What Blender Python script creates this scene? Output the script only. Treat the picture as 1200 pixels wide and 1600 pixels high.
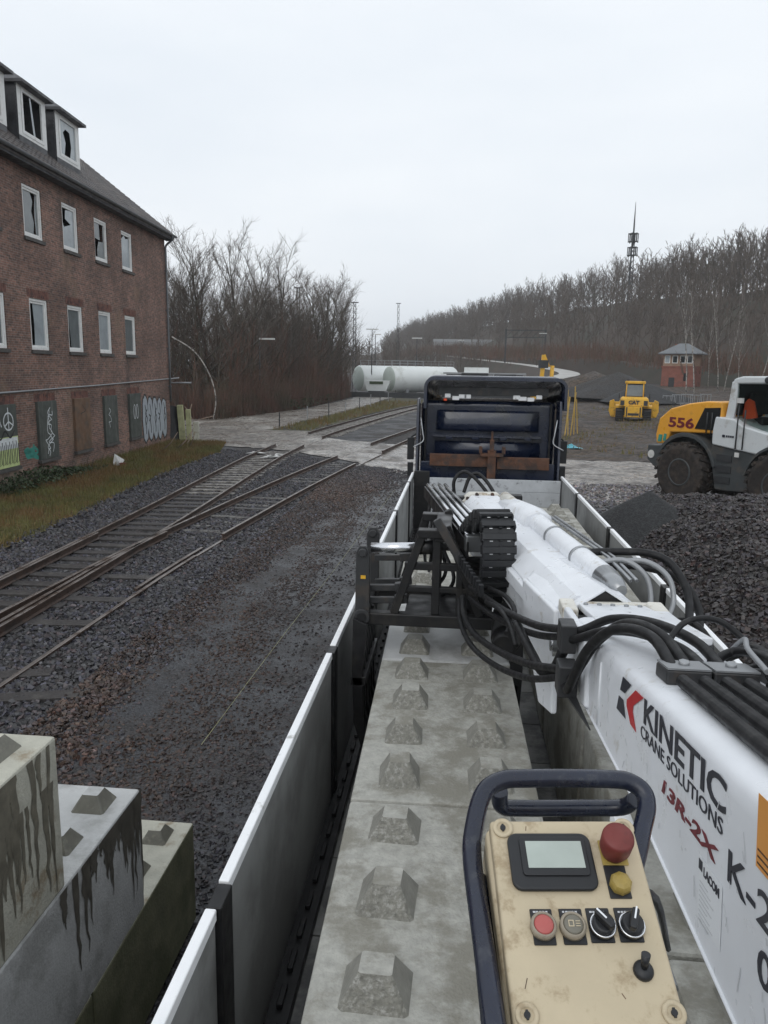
import bpy, bmesh, math, random
import numpy as np
from mathutils import Vector, Matrix
R = math.radians
random.seed(7); rng = np.random.default_rng(7)
for o in list(bpy.data.objects): bpy.data.objects.remove(o)
SC = bpy.context.scene; COL = SC.collection
# ------------------------------------------------------------------ camera
H = 4.15; PITCH = R(10.57); YAW = R(5.4); ROLL = R(0.95)
fw = Vector((-math.sin(YAW)*math.cos(PITCH), math.cos(YAW)*math.cos(PITCH), -math.sin(PITCH)))
rt0 = Vector((math.cos(YAW), math.sin(YAW), 0)); up0 = rt0.cross(fw)
rt = math.cos(ROLL)*rt0 + math.sin(ROLL)*up0; up = -math.sin(ROLL)*rt0 + math.cos(ROLL)*up0
cd = bpy.data.cameras.new('camera'); cam = bpy.data.objects.new('camera', cd); COL.objects.link(cam)
m = Matrix.Identity(4)
for i in range(3): m[i][0] = rt[i]; m[i][1] = up[i]; m[i][2] = -fw[i]
m[2][3] = H; cam.matrix_world = m
cd.sensor_fit = 'VERTICAL'; cd.sensor_height = 36; cd.sensor_width = 27; cd.lens = 27.0
cd.clip_start = 0.05; cd.clip_end = 5000; SC.camera = cam
# ------------------------------------------------------------------ sky
SUN_EL, SUN_AZ = R(40), R(200)
w = bpy.data.worlds.new('World'); SC.world = w; w.use_nodes = True
nt = w.node_tree; nt.nodes.clear()
def N(nt, t, **k):
    n = nt.nodes.new(t)
    for a, b in k.items():
        if a.startswith('i_'):
            key = a[2:]; key = int(key) if key.isdigit() else key
            n.inputs[key].default_value = b
        else: setattr(n, a, b)
    return n
sky = N(nt, 'ShaderNodeTexSky', sky_type='NISHITA', sun_disc=False, sun_elevation=SUN_EL, sun_rotation=SUN_AZ, air_density=2.0, dust_density=4.0)
hs = N(nt, 'ShaderNodeHueSaturation', i_Saturation=0.35)
nt.links.new(sky.outputs[0], hs.inputs['Color'])
tc = N(nt, 'ShaderNodeTexCoord'); mp = N(nt, 'ShaderNodeMapping'); mp.inputs['Scale'].default_value = (1.6, 1.6, 5.0)
nz = N(nt, 'ShaderNodeTexNoise'); nz.inputs['Scale'].default_value = 1.3; nz.inputs['Detail'].default_value = 4; nz.inputs['Roughness'].default_value = .5
nt.links.new(tc.outputs['Generated'], mp.inputs[0]); nt.links.new(mp.outputs[0], nz.inputs['Vector'])
cr = N(nt, 'ShaderNodeValToRGB'); cr.color_ramp.elements[0].position = .3; cr.color_ramp.elements[1].position = .72
cr.color_ramp.elements[0].color = (7.9, 8.5, 9.2, 1); cr.color_ramp.elements[1].color = (9.1, 9.5, 9.95, 1)
nt.links.new(nz.outputs['Fac'], cr.inputs[0])
mx = N(nt, 'ShaderNodeMix', data_type='RGBA'); mx.inputs['Factor'].default_value = .93   # a closed layer of stratus over the clear sky
nt.links.new(hs.outputs[0], mx.inputs['A']); nt.links.new(cr.outputs[0], mx.inputs['B'])
bg = N(nt, 'ShaderNodeBackground'); bg.inputs['Strength'].default_value = 0.1
ow = N(nt, 'ShaderNodeOutputWorld'); nt.links.new(mx.outputs['Result'], bg.inputs['Color']); nt.links.new(bg.outputs[0], ow.inputs[0])
sl = bpy.data.lights.new('sun', 'SUN'); sl.energy = 0.5; sl.angle = R(40); sl.color = (1, .97, .93)
so = bpy.data.objects.new('sun', sl); COL.objects.link(so); so.rotation_euler = (R(90)-SUN_EL, 0, -SUN_AZ+R(180))
vs = SC.view_settings; vs.view_transform = 'Standard'; vs.look = 'None'; vs.exposure = 0.15; vs.gamma = 1; vs.use_curve_mapping = False
# ------------------------------------------------------------------ helpers
MATS = {}
def link(nt, a, b): nt.links.new(a, b)
def mat(name, col, rough=.6, metal=0., var=.25, scale=6., col2=None, dirt=None, dirt_amt=.4, dscale=2.5, bump=0., bscale=40., coat=0., spec=.5, streak=False, rvar=.15):
    """procedural: base colour broken by fine noise, a second colour in patches, optional runs, bump and uneven gloss"""
    m = bpy.data.materials.new(name); m.use_nodes = True; nt = m.node_tree; b = nt.nodes['Principled BSDF']
    tc0 = N(nt, 'ShaderNodeTexCoord'); oi = N(nt, 'ShaderNodeObjectInfo'); va = N(nt, 'ShaderNodeVectorMath', operation='ADD'); link(nt, tc0.outputs['Object'], va.inputs[0]); link(nt, oi.outputs['Location'], va.inputs[1])
    class tc: outputs = {'Object': va.outputs[0]}
    n1 = N(nt, 'ShaderNodeTexNoise'); n1.inputs['Scale'].default_value = scale; n1.inputs['Detail'].default_value = 7; n1.inputs['Roughness'].default_value = .62
    link(nt, tc.outputs['Object'], n1.inputs['Vector'])
    r1 = N(nt, 'ShaderNodeMapRange'); r1.inputs[1].default_value = .25; r1.inputs[2].default_value = .75; r1.inputs[3].default_value = 1-var; r1.inputs[4].default_value = 1+var
    link(nt, n1.outputs['Fac'], r1.inputs[0])
    mul = N(nt, 'ShaderNodeMix', data_type='RGBA', blend_type='MULTIPLY'); mul.inputs['Factor'].default_value = 1
    mul.inputs['A'].default_value = (*col, 1); link(nt, r1.outputs[0], mul.inputs['B']); out = mul.outputs['Result']
    if dirt is not None:
        n2 = N(nt, 'ShaderNodeTexNoise'); n2.inputs['Scale'].default_value = dscale; n2.inputs['Detail'].default_value = 8; n2.inputs['Roughness'].default_value = .68
        mpp = N(nt, 'ShaderNodeMapping'); link(nt, tc.outputs['Object'], mpp.inputs[0])
        mpp.inputs['Location'].default_value = (3.1, 1.7, .4)
        if streak: mpp.inputs['Scale'].default_value = (3.5, 3.5, .35)
        link(nt, mpp.outputs[0], n2.inputs['Vector'])
        r2 = N(nt, 'ShaderNodeMapRange', interpolation_type='SMOOTHSTEP'); c = .5 + (.5-dirt_amt)*.35
        r2.inputs[1].default_value = c-.06; r2.inputs[2].default_value = c+.1
        link(nt, n2.outputs['Fac'], r2.inputs[0])
        mx = N(nt, 'ShaderNodeMix', data_type='RGBA'); link(nt, r2.outputs[0], mx.inputs['Factor']); link(nt, out, mx.inputs['A']); mx.inputs['B'].default_value = (*dirt, 1)
        out = mx.outputs['Result']
    link(nt, out, b.inputs['Base Color'])
    b.inputs['Metallic'].default_value = metal; b.inputs['Specular IOR Level'].default_value = spec
    r3 = N(nt, 'ShaderNodeMapRange'); r3.inputs[1].default_value = .3; r3.inputs[2].default_value = .7; r3.inputs[3].default_value = max(.03, rough-rvar); r3.inputs[4].default_value = min(1, rough+rvar)
    n3 = N(nt, 'ShaderNodeTexNoise'); n3.inputs['Scale'].default_value = dscale*1.7; n3.inputs['Detail'].default_value = 5; link(nt, tc.outputs['Object'], n3.inputs['Vector'])
    link(nt, n3.outputs['Fac'], r3.inputs[0]); link(nt, r3.outputs[0], b.inputs['Roughness'])
    if coat: b.inputs['Coat Weight'].default_value = coat; b.inputs['Coat Roughness'].default_value = .1
    if bump:
        n4 = N(nt, 'ShaderNodeTexNoise'); n4.inputs['Scale'].default_value = bscale; n4.inputs['Detail'].default_value = 6; link(nt, tc.outputs['Object'], n4.inputs['Vector'])
        bp = N(nt, 'ShaderNodeBump'); bp.inputs['Strength'].default_value = bump; bp.inputs['Distance'].default_value = .02
        link(nt, n4.outputs['Fac'], bp.inputs['Height']); link(nt, bp.outputs[0], b.inputs['Normal'])
    MATS[name] = m; return m
def glassmat(name, col=(.02, .025, .03), rough=.08):
    m = mat(name, col, rough=rough, var=.2, scale=2., rvar=.05, spec=.7, dscale=1.2); return m
class MB:
    def __init__(s): s.v = []; s.f = []; s.sm = []
    def add(s, vs, fs, sm=False):
        n = len(s.v); s.v += [tuple(v) for v in vs]; s.f += [tuple(i+n for i in f) for f in fs]
        s.sm += ([sm]*len(fs) if isinstance(sm, bool) else sm); return s
    def bx(s, x0, x1, y0, y1, z0, z1, M=None):
        vs = [Vector(p) for p in ((x0,y0,z0),(x1,y0,z0),(x1,y1,z0),(x0,y1,z0),(x0,y0,z1),(x1,y0,z1),(x1,y1,z1),(x0,y1,z1))]
        if M is not None: vs = [M @ v for v in vs]
        return s.add(vs, [(0,3,2,1),(4,5,6,7),(0,1,5,4),(1,2,6,5),(2,3,7,6),(3,0,4,7)])
    def bar(s, p, q, wx, wz, upv=(0,0,1)):
        """square bar from p to q, wx wide across, wz tall"""
        p = Vector(p); q = Vector(q); d = (q-p); L = d.length; d.normalize(); u = Vector(upv)
        x = d.cross(u)
        if x.length < 1e-4: x = d.cross(Vector((1,0,0)))
        x.normalize(); z = x.cross(d)
        M = Matrix((( x.x,d.x,z.x,p.x),(x.y,d.y,z.y,p.y),(x.z,d.z,z.z,p.z),(0,0,0,1)))
        return s.bx(-wx/2, wx/2, 0, L, -wz/2, wz/2, M)
    def tube(s, pts, r, n=8, cap=True, sm=True):
        pts = [Vector(p) for p in pts]; k = len(pts); rr = r if isinstance(r, (list, tuple)) else [r]*k
        vs = []; fs = []; ref = None
        for i, p in enumerate(pts):
            d = (pts[min(i+1,k-1)]-pts[max(i-1,0)]).normalized()
            if ref is None: ref = Vector((0,0,1)) if abs(d.z) < .9 else Vector((1,0,0))
            x = d.cross(ref)
            if x.length < 1e-5: x = d.cross(Vector((0,1,0)))
            x.normalize(); y = x.cross(d).normalized(); ref = y
            for j in range(n):
                a = 2*math.pi*j/n; vs.append(p+(x*math.cos(a)+y*math.sin(a))*rr[i])
        for i in range(k-1):
            for j in range(n): fs.append((i*n+j, i*n+(j+1)%n, (i+1)*n+(j+1)%n, (i+1)*n+j))
        smf = [sm]*len(fs)
        if cap: fs += [tuple(range(n))[::-1], tuple((k-1)*n+j for j in range(n))]; smf += [False, False]
        return s.add(vs, fs, smf)
    def lathe(s, prof, n=24, M=None, sm=True):
        """prof: (radius, height) along local z"""
        vs = []; fs = []; k = len(prof)
        for r, z in prof:
            for j in range(n):
                a = 2*math.pi*j/n; v = Vector((r*math.cos(a), r*math.sin(a), z)); vs.append(M @ v if M is not None else v)
        for i in range(k-1):
            for j in range(n): fs.append((i*n+j, i*n+(j+1)%n, (i+1)*n+(j+1)%n, (i+1)*n+j))
        smf = [sm]*len(fs); fs += [tuple(range(n))[::-1], tuple((k-1)*n+j for j in range(n))]; smf += [False]*2
        return s.add(vs, fs, smf)
    def prism(s, poly, d, M=None, sm=False):
        """poly in local xy, extruded along +z by d"""
        n = len(poly); vs = [Vector((x,y,0)) for x,y in poly]+[Vector((x,y,d)) for x,y in poly]
        if M is not None: vs = [M @ v for v in vs]
        fs = [tuple(range(n))[::-1], tuple(range(n,2*n))]+[(i,(i+1)%n,n+(i+1)%n,n+i) for i in range(n)]
        return s.add(vs, fs, [False,False]+[sm]*n)
    def loft(s, secs, cap=True, sm=False):
        """list of equal-length closed sections"""
        n = len(secs[0]); vs = [p for q in secs for p in q]; fs = []
        for i in range(len(secs)-1):
            for j in range(n): fs.append((i*n+j, i*n+(j+1)%n, (i+1)*n+(j+1)%n, (i+1)*n+j))
        smf = [sm]*len(fs)
        if cap: k = len(secs)-1; fs += [tuple(range(n))[::-1], tuple(k*n+j for j in range(n))]; smf += [False]*2
        return s.add(vs, fs, smf)
    def mesh(s, name):
        me = bpy.data.meshes.new(name); me.from_pydata(s.v, [], s.f); me.polygons.foreach_set('use_smooth', s.sm); me.update(); return me
    def build(s, name, mt, parent=None, world=False, bevel=0., seg=2, **k):
        return obj(name, s.mesh(name), mt, parent, world, bevel, seg, **k)
WM = {}
def obj(name, me, mt, parent=None, world=False, bevel=0., seg=2, recalc=True):
    o = bpy.data.objects.new(name, me); COL.objects.link(o)
    if recalc and len(me.polygons) < 60000:
        bm = bmesh.new(); bm.from_mesh(me); bmesh.ops.recalc_face_normals(bm, faces=bm.faces)
        bm.to_mesh(me); bm.free()
    if mt is not None: me.materials.append(MATS[mt] if isinstance(mt, str) else mt)
    if parent is not None:
        o.parent = parent; p = parent
        while p.name not in WM and p.parent: p = p.parent
        if world and p.name in WM: me.transform(WM[p.name].inverted())
    if bevel:
        b = o.modifiers.new('bevel', 'BEVEL'); b.width = bevel; b.segments = seg; b.limit_method = 'ANGLE'; b.angle_limit = R(35); b.harden_normals = True
        for pl in me.polygons: pl.use_smooth = True
    return o
def thing(name, label, cat, loc=(0,0,0), rz=0., group=None):
    o = bpy.data.objects.new(name, None); COL.objects.link(o); o.empty_display_size = .2
    o.location = loc; o.rotation_euler = (0,0,rz); tag(o, label, cat, group)
    WM[o.name] = Matrix.Translation(Vector(loc)) @ Matrix.Rotation(rz, 4, 'Z'); return o
def tag(o, label=None, cat=None, group=None, kind=None):
    if label: o['label'] = label
    if cat: o['category'] = cat
    if group: o['group'] = group
    if kind: o['kind'] = kind
    return o
def dup(root, loc, rz=0., sc=1., label=None, group=None):
    r = root.copy(); COL.objects.link(r); r.location = loc; r.rotation_euler = (0,0,rz)
    r.scale = (sc,sc,sc) if not isinstance(sc, tuple) else sc
    if label: r['label'] = label
    if group: r['group'] = group
    for ch in list(root.children):
        c = ch.copy(); COL.objects.link(c); c.parent = r
        for g in ch.children:
            d = g.copy(); COL.objects.link(d); d.parent = c
    return r
def cat(pts, n=6):
    """Catmull-Rom through the points"""
    P = [Vector(p) for p in pts]; P = [P[0]*2-P[1]]+P+[P[-1]*2-P[-2]]; out = []
    for i in range(1, len(P)-2):
        for j in range(n):
            t = j/n; a,b,c,d = P[i-1],P[i],P[i+1],P[i+2]
            out.append(.5*((2*b)+(c-a)*t+(2*a-5*b+4*c-d)*t*t+(3*b-a-3*c+d)*t**3))
    out.append(P[-2]); return out
def frame(o, x, y, z=None):
    x = Vector(x).normalized(); y = Vector(y); z = x.cross(y).normalized() if z is None else Vector(z).normalized(); y = z.cross(x).normalized()
    return Matrix(((x.x,y.x,z.x,o[0]),(x.y,y.y,z.y,o[1]),(x.z,y.z,z.z,o[2]),(0,0,0,1)))
def text(name, s, size, M, mt, parent, width=None, height=None, bold=0., world=True, ext=.0006, shear=0., space=1.):
    cu = bpy.data.curves.new(name, 'FONT'); cu.body = s; cu.size = size; cu.extrude = ext; cu.offset = bold; cu.shear = shear; cu.space_character = space; cu.resolution_u = 3
    t = bpy.data.objects.new(name+'_tmp', cu); COL.objects.link(t)
    dg = bpy.context.evaluated_depsgraph_get(); me = bpy.data.meshes.new_from_object(t.evaluated_get(dg)); bpy.data.objects.remove(t)
    if width:
        xs = [v.co.x for v in me.vertices]; k = width/(max(xs)-min(xs)); x0 = min(xs)
        for v in me.vertices: v.co.x = (v.co.x-x0)*k
    if height:
        ys = [v.co.y for v in me.vertices]; k = height/(max(ys)-min(ys)); y0 = min(ys)
        for v in me.vertices: v.co.y = (v.co.y-y0)*k
    me.transform(M)
    return obj(name, me, mt, parent, world, recalc=False)
def ribbon(mb, pts, wd, M, closed=False):
    """flat painted stroke in the local xy of M"""
    P = [Vector((x,y,0)) for x,y in pts]; n = len(P); L = []
    for i, p in enumerate(P):
        a = P[i-1] if (i > 0 or closed) else p; b = P[(i+1) % n] if (i < n-1 or closed) else p
        d = (b-a).normalized(); q = Vector((-d.y, d.x, 0))*wd/2; L += [M @ (p+q), M @ (p-q)]
    fs = [(2*i, 2*i+1, 2*((i+1) % n)+1, 2*((i+1) % n)) for i in range(n if closed else n-1)]
    mb.add(L, fs); return mb
def smooth(a, b, t):
    t = min(1, max(0, (t-a)/(b-a))); return t*t*(3-2*t)
# ------------------------------------------------------------------ materials
mat('white_paint', (.74,.76,.79), rough=.38, var=.06, scale=4, dirt=(.5,.48,.44), dirt_amt=.17, dscale=9, rvar=.14)
mat('cream_paint', (.66,.64,.58), rough=.5, var=.12, scale=9, dirt=(.33,.26,.18), dirt_amt=.3, dscale=14)
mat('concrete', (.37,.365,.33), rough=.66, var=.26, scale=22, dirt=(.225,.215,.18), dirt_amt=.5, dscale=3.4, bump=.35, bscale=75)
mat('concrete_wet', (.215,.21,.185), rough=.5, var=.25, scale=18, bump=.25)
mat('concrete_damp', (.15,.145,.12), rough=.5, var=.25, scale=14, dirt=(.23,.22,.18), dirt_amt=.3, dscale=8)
mat('stain_brown', (.15,.137,.105), rough=.6, var=.35, scale=16)
mat('ring_metal', (.3,.26,.2), rough=.45, var=.2, scale=60)
mat('concrete_floor', (.2,.2,.19), rough=.6, var=.2, scale=6, dirt=(.08,.08,.08), dirt_amt=.5)
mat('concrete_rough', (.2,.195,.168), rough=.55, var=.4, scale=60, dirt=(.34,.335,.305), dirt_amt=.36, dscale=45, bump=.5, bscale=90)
mat('concrete_grey', (.5,.505,.5), rough=.68, var=.12, scale=6, dirt=(.34,.34,.33), dirt_amt=.4, dscale=2.0, bump=.25, bscale=60)
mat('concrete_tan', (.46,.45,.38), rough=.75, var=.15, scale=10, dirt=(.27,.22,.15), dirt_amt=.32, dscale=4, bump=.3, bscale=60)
mat('concrete_moss', (.17,.17,.105), rough=.75, var=.3, scale=6, dirt=(.1,.105,.055), dirt_amt=.45, dscale=1.5, bump=.3, bscale=50)
mat('wet_stain', (.1,.092,.075), rough=.5, var=.4, scale=12)
mat('alu', (.29,.295,.29), rough=.5, metal=.1, var=.08, scale=3, dirt=(.2,.2,.195), dirt_amt=.45, dscale=1.4)
mat('alu_rail', (.88,.89,.9), rough=.45, var=.04, scale=8, dirt=(.4,.4,.38), dirt_amt=.12, dscale=9)
mat('alu_scuffed', (.5,.52,.54), rough=.55, metal=.2, var=.12, scale=6, dirt=(.13,.13,.14), dirt_amt=.22, dscale=9)
mat('black_steel', (.011,.011,.012), rough=.46, var=.3, scale=12, dirt=(.024,.022,.02), dirt_amt=.3, dscale=6, spec=.4)
mat('grey_steel', (.032,.033,.035), rough=.48, var=.25, scale=10, dirt=(.055,.046,.04), dirt_amt=.3, dscale=6)
mat('chrome', (.72,.73,.75), rough=.22, metal=1., var=.06, rvar=.08)
mat('dull_steel', (.36,.37,.38), rough=.35, metal=.9, var=.15)
mat('rubber', (.009,.009,.01), rough=.55, var=.3, scale=20, dirt=(.024,.024,.024), dirt_amt=.3, dscale=14, spec=.35)
mat('navy', (.006,.011,.03), rough=.26, var=.2, scale=3, dirt=(.018,.02,.027), dirt_amt=.3, dscale=2, coat=.5)
mat('navy_tube', (.005,.009,.025), rough=.3, var=.25, scale=12, dirt=(.028,.032,.045), dirt_amt=.25, dscale=30, coat=.3)
mat('dark_plastic', (.014,.015,.017), rough=.45, var=.15, scale=30)
mat('tan_plastic', (.51,.43,.295), rough=.5, var=.08, scale=14, dirt=(.36,.28,.175), dirt_amt=.3, dscale=26)
mat('rust', (.1,.045,.025), rough=.8, var=.4, scale=9, dirt=(.045,.03,.025), dirt_amt=.5, dscale=5, bump=.3)
mat('rail_rust', (.06,.035,.025), rough=.6, var=.3, scale=4, dirt=(.03,.02,.016), dirt_amt=.4)
mat('rail_head', (.28,.25,.23), rough=.35, metal=.7, var=.25, scale=3, dirt=(.1,.065,.045), dirt_amt=.4, dscale=1.5)
mat('sleeper_wood', (.034,.03,.029), rough=.55, var=.35, scale=7, dirt=(.06,.055,.05), dirt_amt=.3, dscale=3, bump=.4, bscale=25)
mat('sleeper_concrete', (.26,.245,.225), rough=.7, var=.3, scale=7, dirt=(.1,.09,.08), dirt_amt=.55, dscale=4)
mat('sleeper_grey', (.13,.125,.115), rough=.65, var=.3, scale=7, dirt=(.06,.055,.05), dirt_amt=.55, dscale=3)
mat('red_plastic', (.17,.03,.025), rough=.55, var=.2, scale=25, dirt=(.11,.025,.02), dirt_amt=.4, dscale=30)
mat('pink_button', (.42,.1,.09), rough=.4, var=.1)
mat('olive_button', (.33,.24,.06), rough=.5, var=.25, scale=60)
mat('grey_button', (.16,.15,.12), rough=.4, var=.1)
mat('lcd', (.4,.45,.41), rough=.2, var=.12, scale=14, rvar=.05)
mat('decal_navy', (.02,.022,.035), rough=.4, var=.05)
mat('decal_red', (.5,.012,.02), rough=.4, var=.05)
mat('decal_maroon', (.16,.02,.03), rough=.45, var=.5, scale=40)
mat('decal_orange', (.75,.33,.07), rough=.45, var=.06)
mat('decal_grey', (.55,.56,.58), rough=.45, var=.05)
mat('decal_white', (.78,.8,.82), rough=.45, var=.03)
mat('yellow', (.72,.4,.03), rough=.42, var=.1, scale=3, dirt=(.3,.18,.05), dirt_amt=.25, dscale=3)
mat('amber_yellow', (.78,.37,.045), rough=.36, var=.06, scale=2, dirt=(.5,.25,.05), dirt_amt=.2, dscale=2)
mat('loader_white', (.62,.65,.66), rough=.4, var=.05, scale=2, dirt=(.4,.39,.36), dirt_amt=.2, dscale=2)
mat('loader_grey', (.055,.062,.065), rough=.5, var=.15, scale=4, dirt=(.09,.08,.07), dirt_amt=.35, dscale=2)
mat('tyre', (.022,.018,.016), rough=.8, var=.35, scale=8, dirt=(.05,.038,.03), dirt_amt=.45, dscale=5, bump=.3)
mat('hi_vis', (.85,.1,.03), rough=.7, var=.1)
mat('seat_cloth', (.02,.02,.022), rough=.9)
glassmat('dark_glass', (.012,.016,.018))
glassmat('pane', (.14,.16,.165), rough=.12)
glassmat('pane_pale', (.34,.38,.4), rough=.15)
mat('interior', (.1,.095,.09), rough=.9)
mat('window_white', (.78,.78,.76), rough=.5, var=.08, scale=8, dirt=(.5,.48,.42), dirt_amt=.15, dscale=4)
mat('sill', (.075,.07,.065), rough=.7, var=.2)
mat('slate', (.06,.06,.065), rough=.5, var=.25, scale=4, dirt=(.03,.03,.033), dirt_amt=.4)
mat('roof_tile', (.09,.075,.068), rough=.55, var=.35, scale=2.5, dirt=(.045,.04,.04), dirt_amt=.5, dscale=1.3)
mat('zinc', (.16,.17,.18), rough=.45, metal=.4, var=.15)
mat('board_green', (.06,.068,.06), rough=.65, var=.3, scale=3, dirt=(.11,.115,.1), dirt_amt=.3, dscale=2, streak=True)
mat('board_brown', (.15,.085,.05), rough=.65, var=.3, scale=3, dirt=(.1,.07,.05), dirt_amt=.4, dscale=2)
mat('spray_silver', (.42,.46,.5), rough=.45, metal=.2, var=.12, scale=5)
mat('spray_black', (.012,.012,.013), rough=.6)
mat('spray_white', (.62,.65,.66), rough=.7, var=.2)
mat('spray_lime', (.5,.58,.26), rough=.7, var=.2)
mat('spray_teal', (.04,.25,.2), rough=.7, var=.2)
mat('plaster', (.27,.2,.15), rough=.85, var=.25, scale=3, dirt=(.13,.1,.08), dirt_amt=.4)
mat('bark', (.075,.066,.054), rough=.9, var=.3, scale=3, dirt=(.085,.088,.05), dirt_amt=.35)
mat('twig', (.105,.085,.07), rough=.9, var=.3, scale=1)
mat('twig_grey', (.1,.08,.066), rough=.9, var=.3, scale=.5)
mat('birch_bark', (.34,.32,.29), rough=.8, var=.25, scale=4, dirt=(.07,.06,.055), dirt_amt=.45, dscale=4)
mat('brush', (.12,.062,.044), rough=.95, var=.45, scale=.6, dirt=(.08,.065,.042), dirt_amt=.5, dscale=.3)
mat('leaf_green', (.035,.055,.02), rough=.7, var=.5, scale=4)
mat('grass', (.13,.125,.04), rough=.9, var=.45, scale=1.2, dirt=(.17,.1,.04), dirt_amt=.5, dscale=.8)
mat('hill_earth', (.06,.045,.035), rough=.95, var=.35, scale=.1, dirt=(.04,.04,.028), dirt_amt=.5, dscale=.06)
mat('tank_white', (.76,.79,.78), rough=.5, var=.05, scale=.6, dirt=(.58,.6,.57), dirt_amt=.25, dscale=.4)
mat('tank_green', (.42,.47,.43), rough=.55, var=.1, scale=.6)
mat('galv', (.3,.31,.32), rough=.5, metal=.4, var=.1)
mat('dark_metal', (.03,.032,.035), rough=.6, var=.2)
mat('red_brick_far', (.24,.09,.065), rough=.85, var=.2, scale=2, dirt=(.16,.075,.06), dirt_amt=.4, dscale=.8)
mat('tan_wall', (.3,.2,.14), rough=.85, var=.25, scale=1.5)
mat('grey_roof', (.14,.15,.16), rough=.55, var=.15, scale=1)
mat('tarp_blue', (.08,.33,.4), rough=.45, var=.2, scale=5)
mat('orange_timber', (.45,.3,.08), rough=.8, var=.25, scale=3)
mat('post_yellow', (.36,.36,.2), rough=.75, var=.4, scale=3)
mat('litter_white', (.6,.6,.58), rough=.6, var=.2)
mat('bridge_concrete', (.22,.22,.22), rough=.8, var=.15, scale=.3)
mat('pale_gravel', (.4,.39,.37), rough=.8, var=.25, scale=.4)
mat('black_bag', (.01,.01,.011), rough=.3)
# ------------------------------------------------------------------ ground
def lump(x, y, s=1.):
    return (np.sin(x*.9*s+1.3)*np.cos(y*.7*s)+.6*np.sin(x*2.1*s-y*1.3*s)+.4*np.sin(x*4.3*s+y*3.7*s+.5)+.25*np.cos(x*7.1*s-y*8.3*s))/2.2
def sst(a, b, t):
    t = np.clip((t-a)/(b-a), 0, 1); return t*t*(3-2*t)
def hz(x, y):
    x = np.asarray(x, float); y = np.asarray(y, float)
    h = .012*lump(x, y)
    mud = sst(3.5, 6, x)*sst(37, 42, y)*sst(260, 120, y)
    h = h+mud*(.2*lump(x*.5, y*.4)+.1*lump(x*1.3+4, y*1.1)+.05*lump(x*2.6, y*2.2))
    h = h+2.3*sst(66, 108, y)*sst(2, 26, x)
    h = h+1.6*sst(120, 330, y)*(1-sst(2, 26, x)*.9)
    h = h-.07*sst(-4.4, -3.6, x)*sst(-.9, -1.6, x)*sst(40, 34, y)+.05*sst(-3.9, -3.2, x)*0
    return h
def hz1(x, y): return float(hz(x, y))
def ground_mat(name, c1, c2, c3, rough, rv, vscale, bump, bdist, noise=.7):
    m = bpy.data.materials.new(name); m.use_nodes = True; nt = m.node_tree; b = nt.nodes['Principled BSDF']
    tc = N(nt, 'ShaderNodeTexCoord')
    def nse(s, d=8, r=.6):
        n = N(nt, 'ShaderNodeTexNoise'); n.inputs['Scale'].default_value = s; n.inputs['Detail'].default_value = d; n.inputs['Roughness'].default_value = r; link(nt, tc.outputs['Object'], n.inputs['Vector']); return n
    def rng_(src, a, bb, c=0, d=1):
        r = N(nt, 'ShaderNodeMapRange', interpolation_type='SMOOTHSTEP'); r.inputs[1].default_value = a; r.inputs[2].default_value = bb; r.inputs[3].default_value = c; r.inputs[4].default_value = d; link(nt, src, r.inputs[0]); return r.outputs[0]
    def mixc(f, a, bb, bt='MIX'):
        x = N(nt, 'ShaderNodeMix', data_type='RGBA', blend_type=bt)
        if isinstance(f, float): x.inputs['Factor'].default_value = f
        else: link(nt, f, x.inputs['Factor'])
        for k, v in (('A', a), ('B', bb)):
            if isinstance(v, tuple): x.inputs[k].default_value = (*v, 1)
            else: link(nt, v, x.inputs[k])
        return x.outputs['Result']
    big = nse(.22, 6); mid = nse(noise, 9, .65); fine = nse(9, 6, .7)
    vo = N(nt, 'ShaderNodeTexVoronoi'); vo.inputs['Scale'].default_value = vscale; link(nt, tc.outputs['Object'], vo.inputs['Vector'])
    vo2 = N(nt, 'ShaderNodeTexVoronoi'); vo2.inputs['Scale'].default_value = vscale*.43; link(nt, tc.outputs['Object'], vo2.inputs['Vector'])
    c = mixc(rng_(mid.outputs['Fac'], .42, .62), c1, c2); c = mixc(rng_(big.outputs['Fac'], .5, .68), c, c3)
    hsv = N(nt, 'ShaderNodeSeparateColor'); link(nt, vo.outputs['Color'], hsv.inputs[0])
    c = mixc(1.0, c, rng_(hsv.outputs[0], 0., 1., .45, 1.6), 'MULTIPLY'); c = mixc(1.0, c, rng_(fine.outputs['Fac'], .3, .7, .75, 1.25), 'MULTIPLY')
    link(nt, c, b.inputs['Base Color'])
    link(nt, rng_(mid.outputs['Fac'], .35, .65, max(.04, rough-rv), min(1, rough+rv)), b.inputs['Roughness'])
    ad = N(nt, 'ShaderNodeMath', operation='ADD'); link(nt, vo.outputs['Distance'], ad.inputs[0])
    ad1 = N(nt, 'ShaderNodeMath', operation='ADD'); link(nt, vo2.outputs['Distance'], ad1.inputs[0]); link(nt, mid.outputs['Fac'], ad1.inputs[1]); link(nt, ad1.outputs[0], ad.inputs[1])
    bp = N(nt, 'ShaderNodeBump'); bp.inputs['Strength'].default_value = bump; bp.inputs['Distance'].default_value = bdist; bp.invert = True
    link(nt, ad.outputs[0], bp.inputs['Height']); link(nt, bp.outputs[0], b.inputs['Normal'])
    MATS[name] = m; return m
ground_mat('ballast_ground', (.026,.026,.028), (.036,.03,.027), (.02,.021,.025), .68, .18, 17, .8, .03)
ground_mat('mud', (.044,.031,.023), (.07,.051,.035), (.03,.023,.019), .8, .2, 5, 1., .09, .5)
ground_mat('wet_road', (.23,.205,.18), (.1,.084,.07), (.35,.33,.3), .36, .22, 7, .8, .03, .6)
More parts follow.
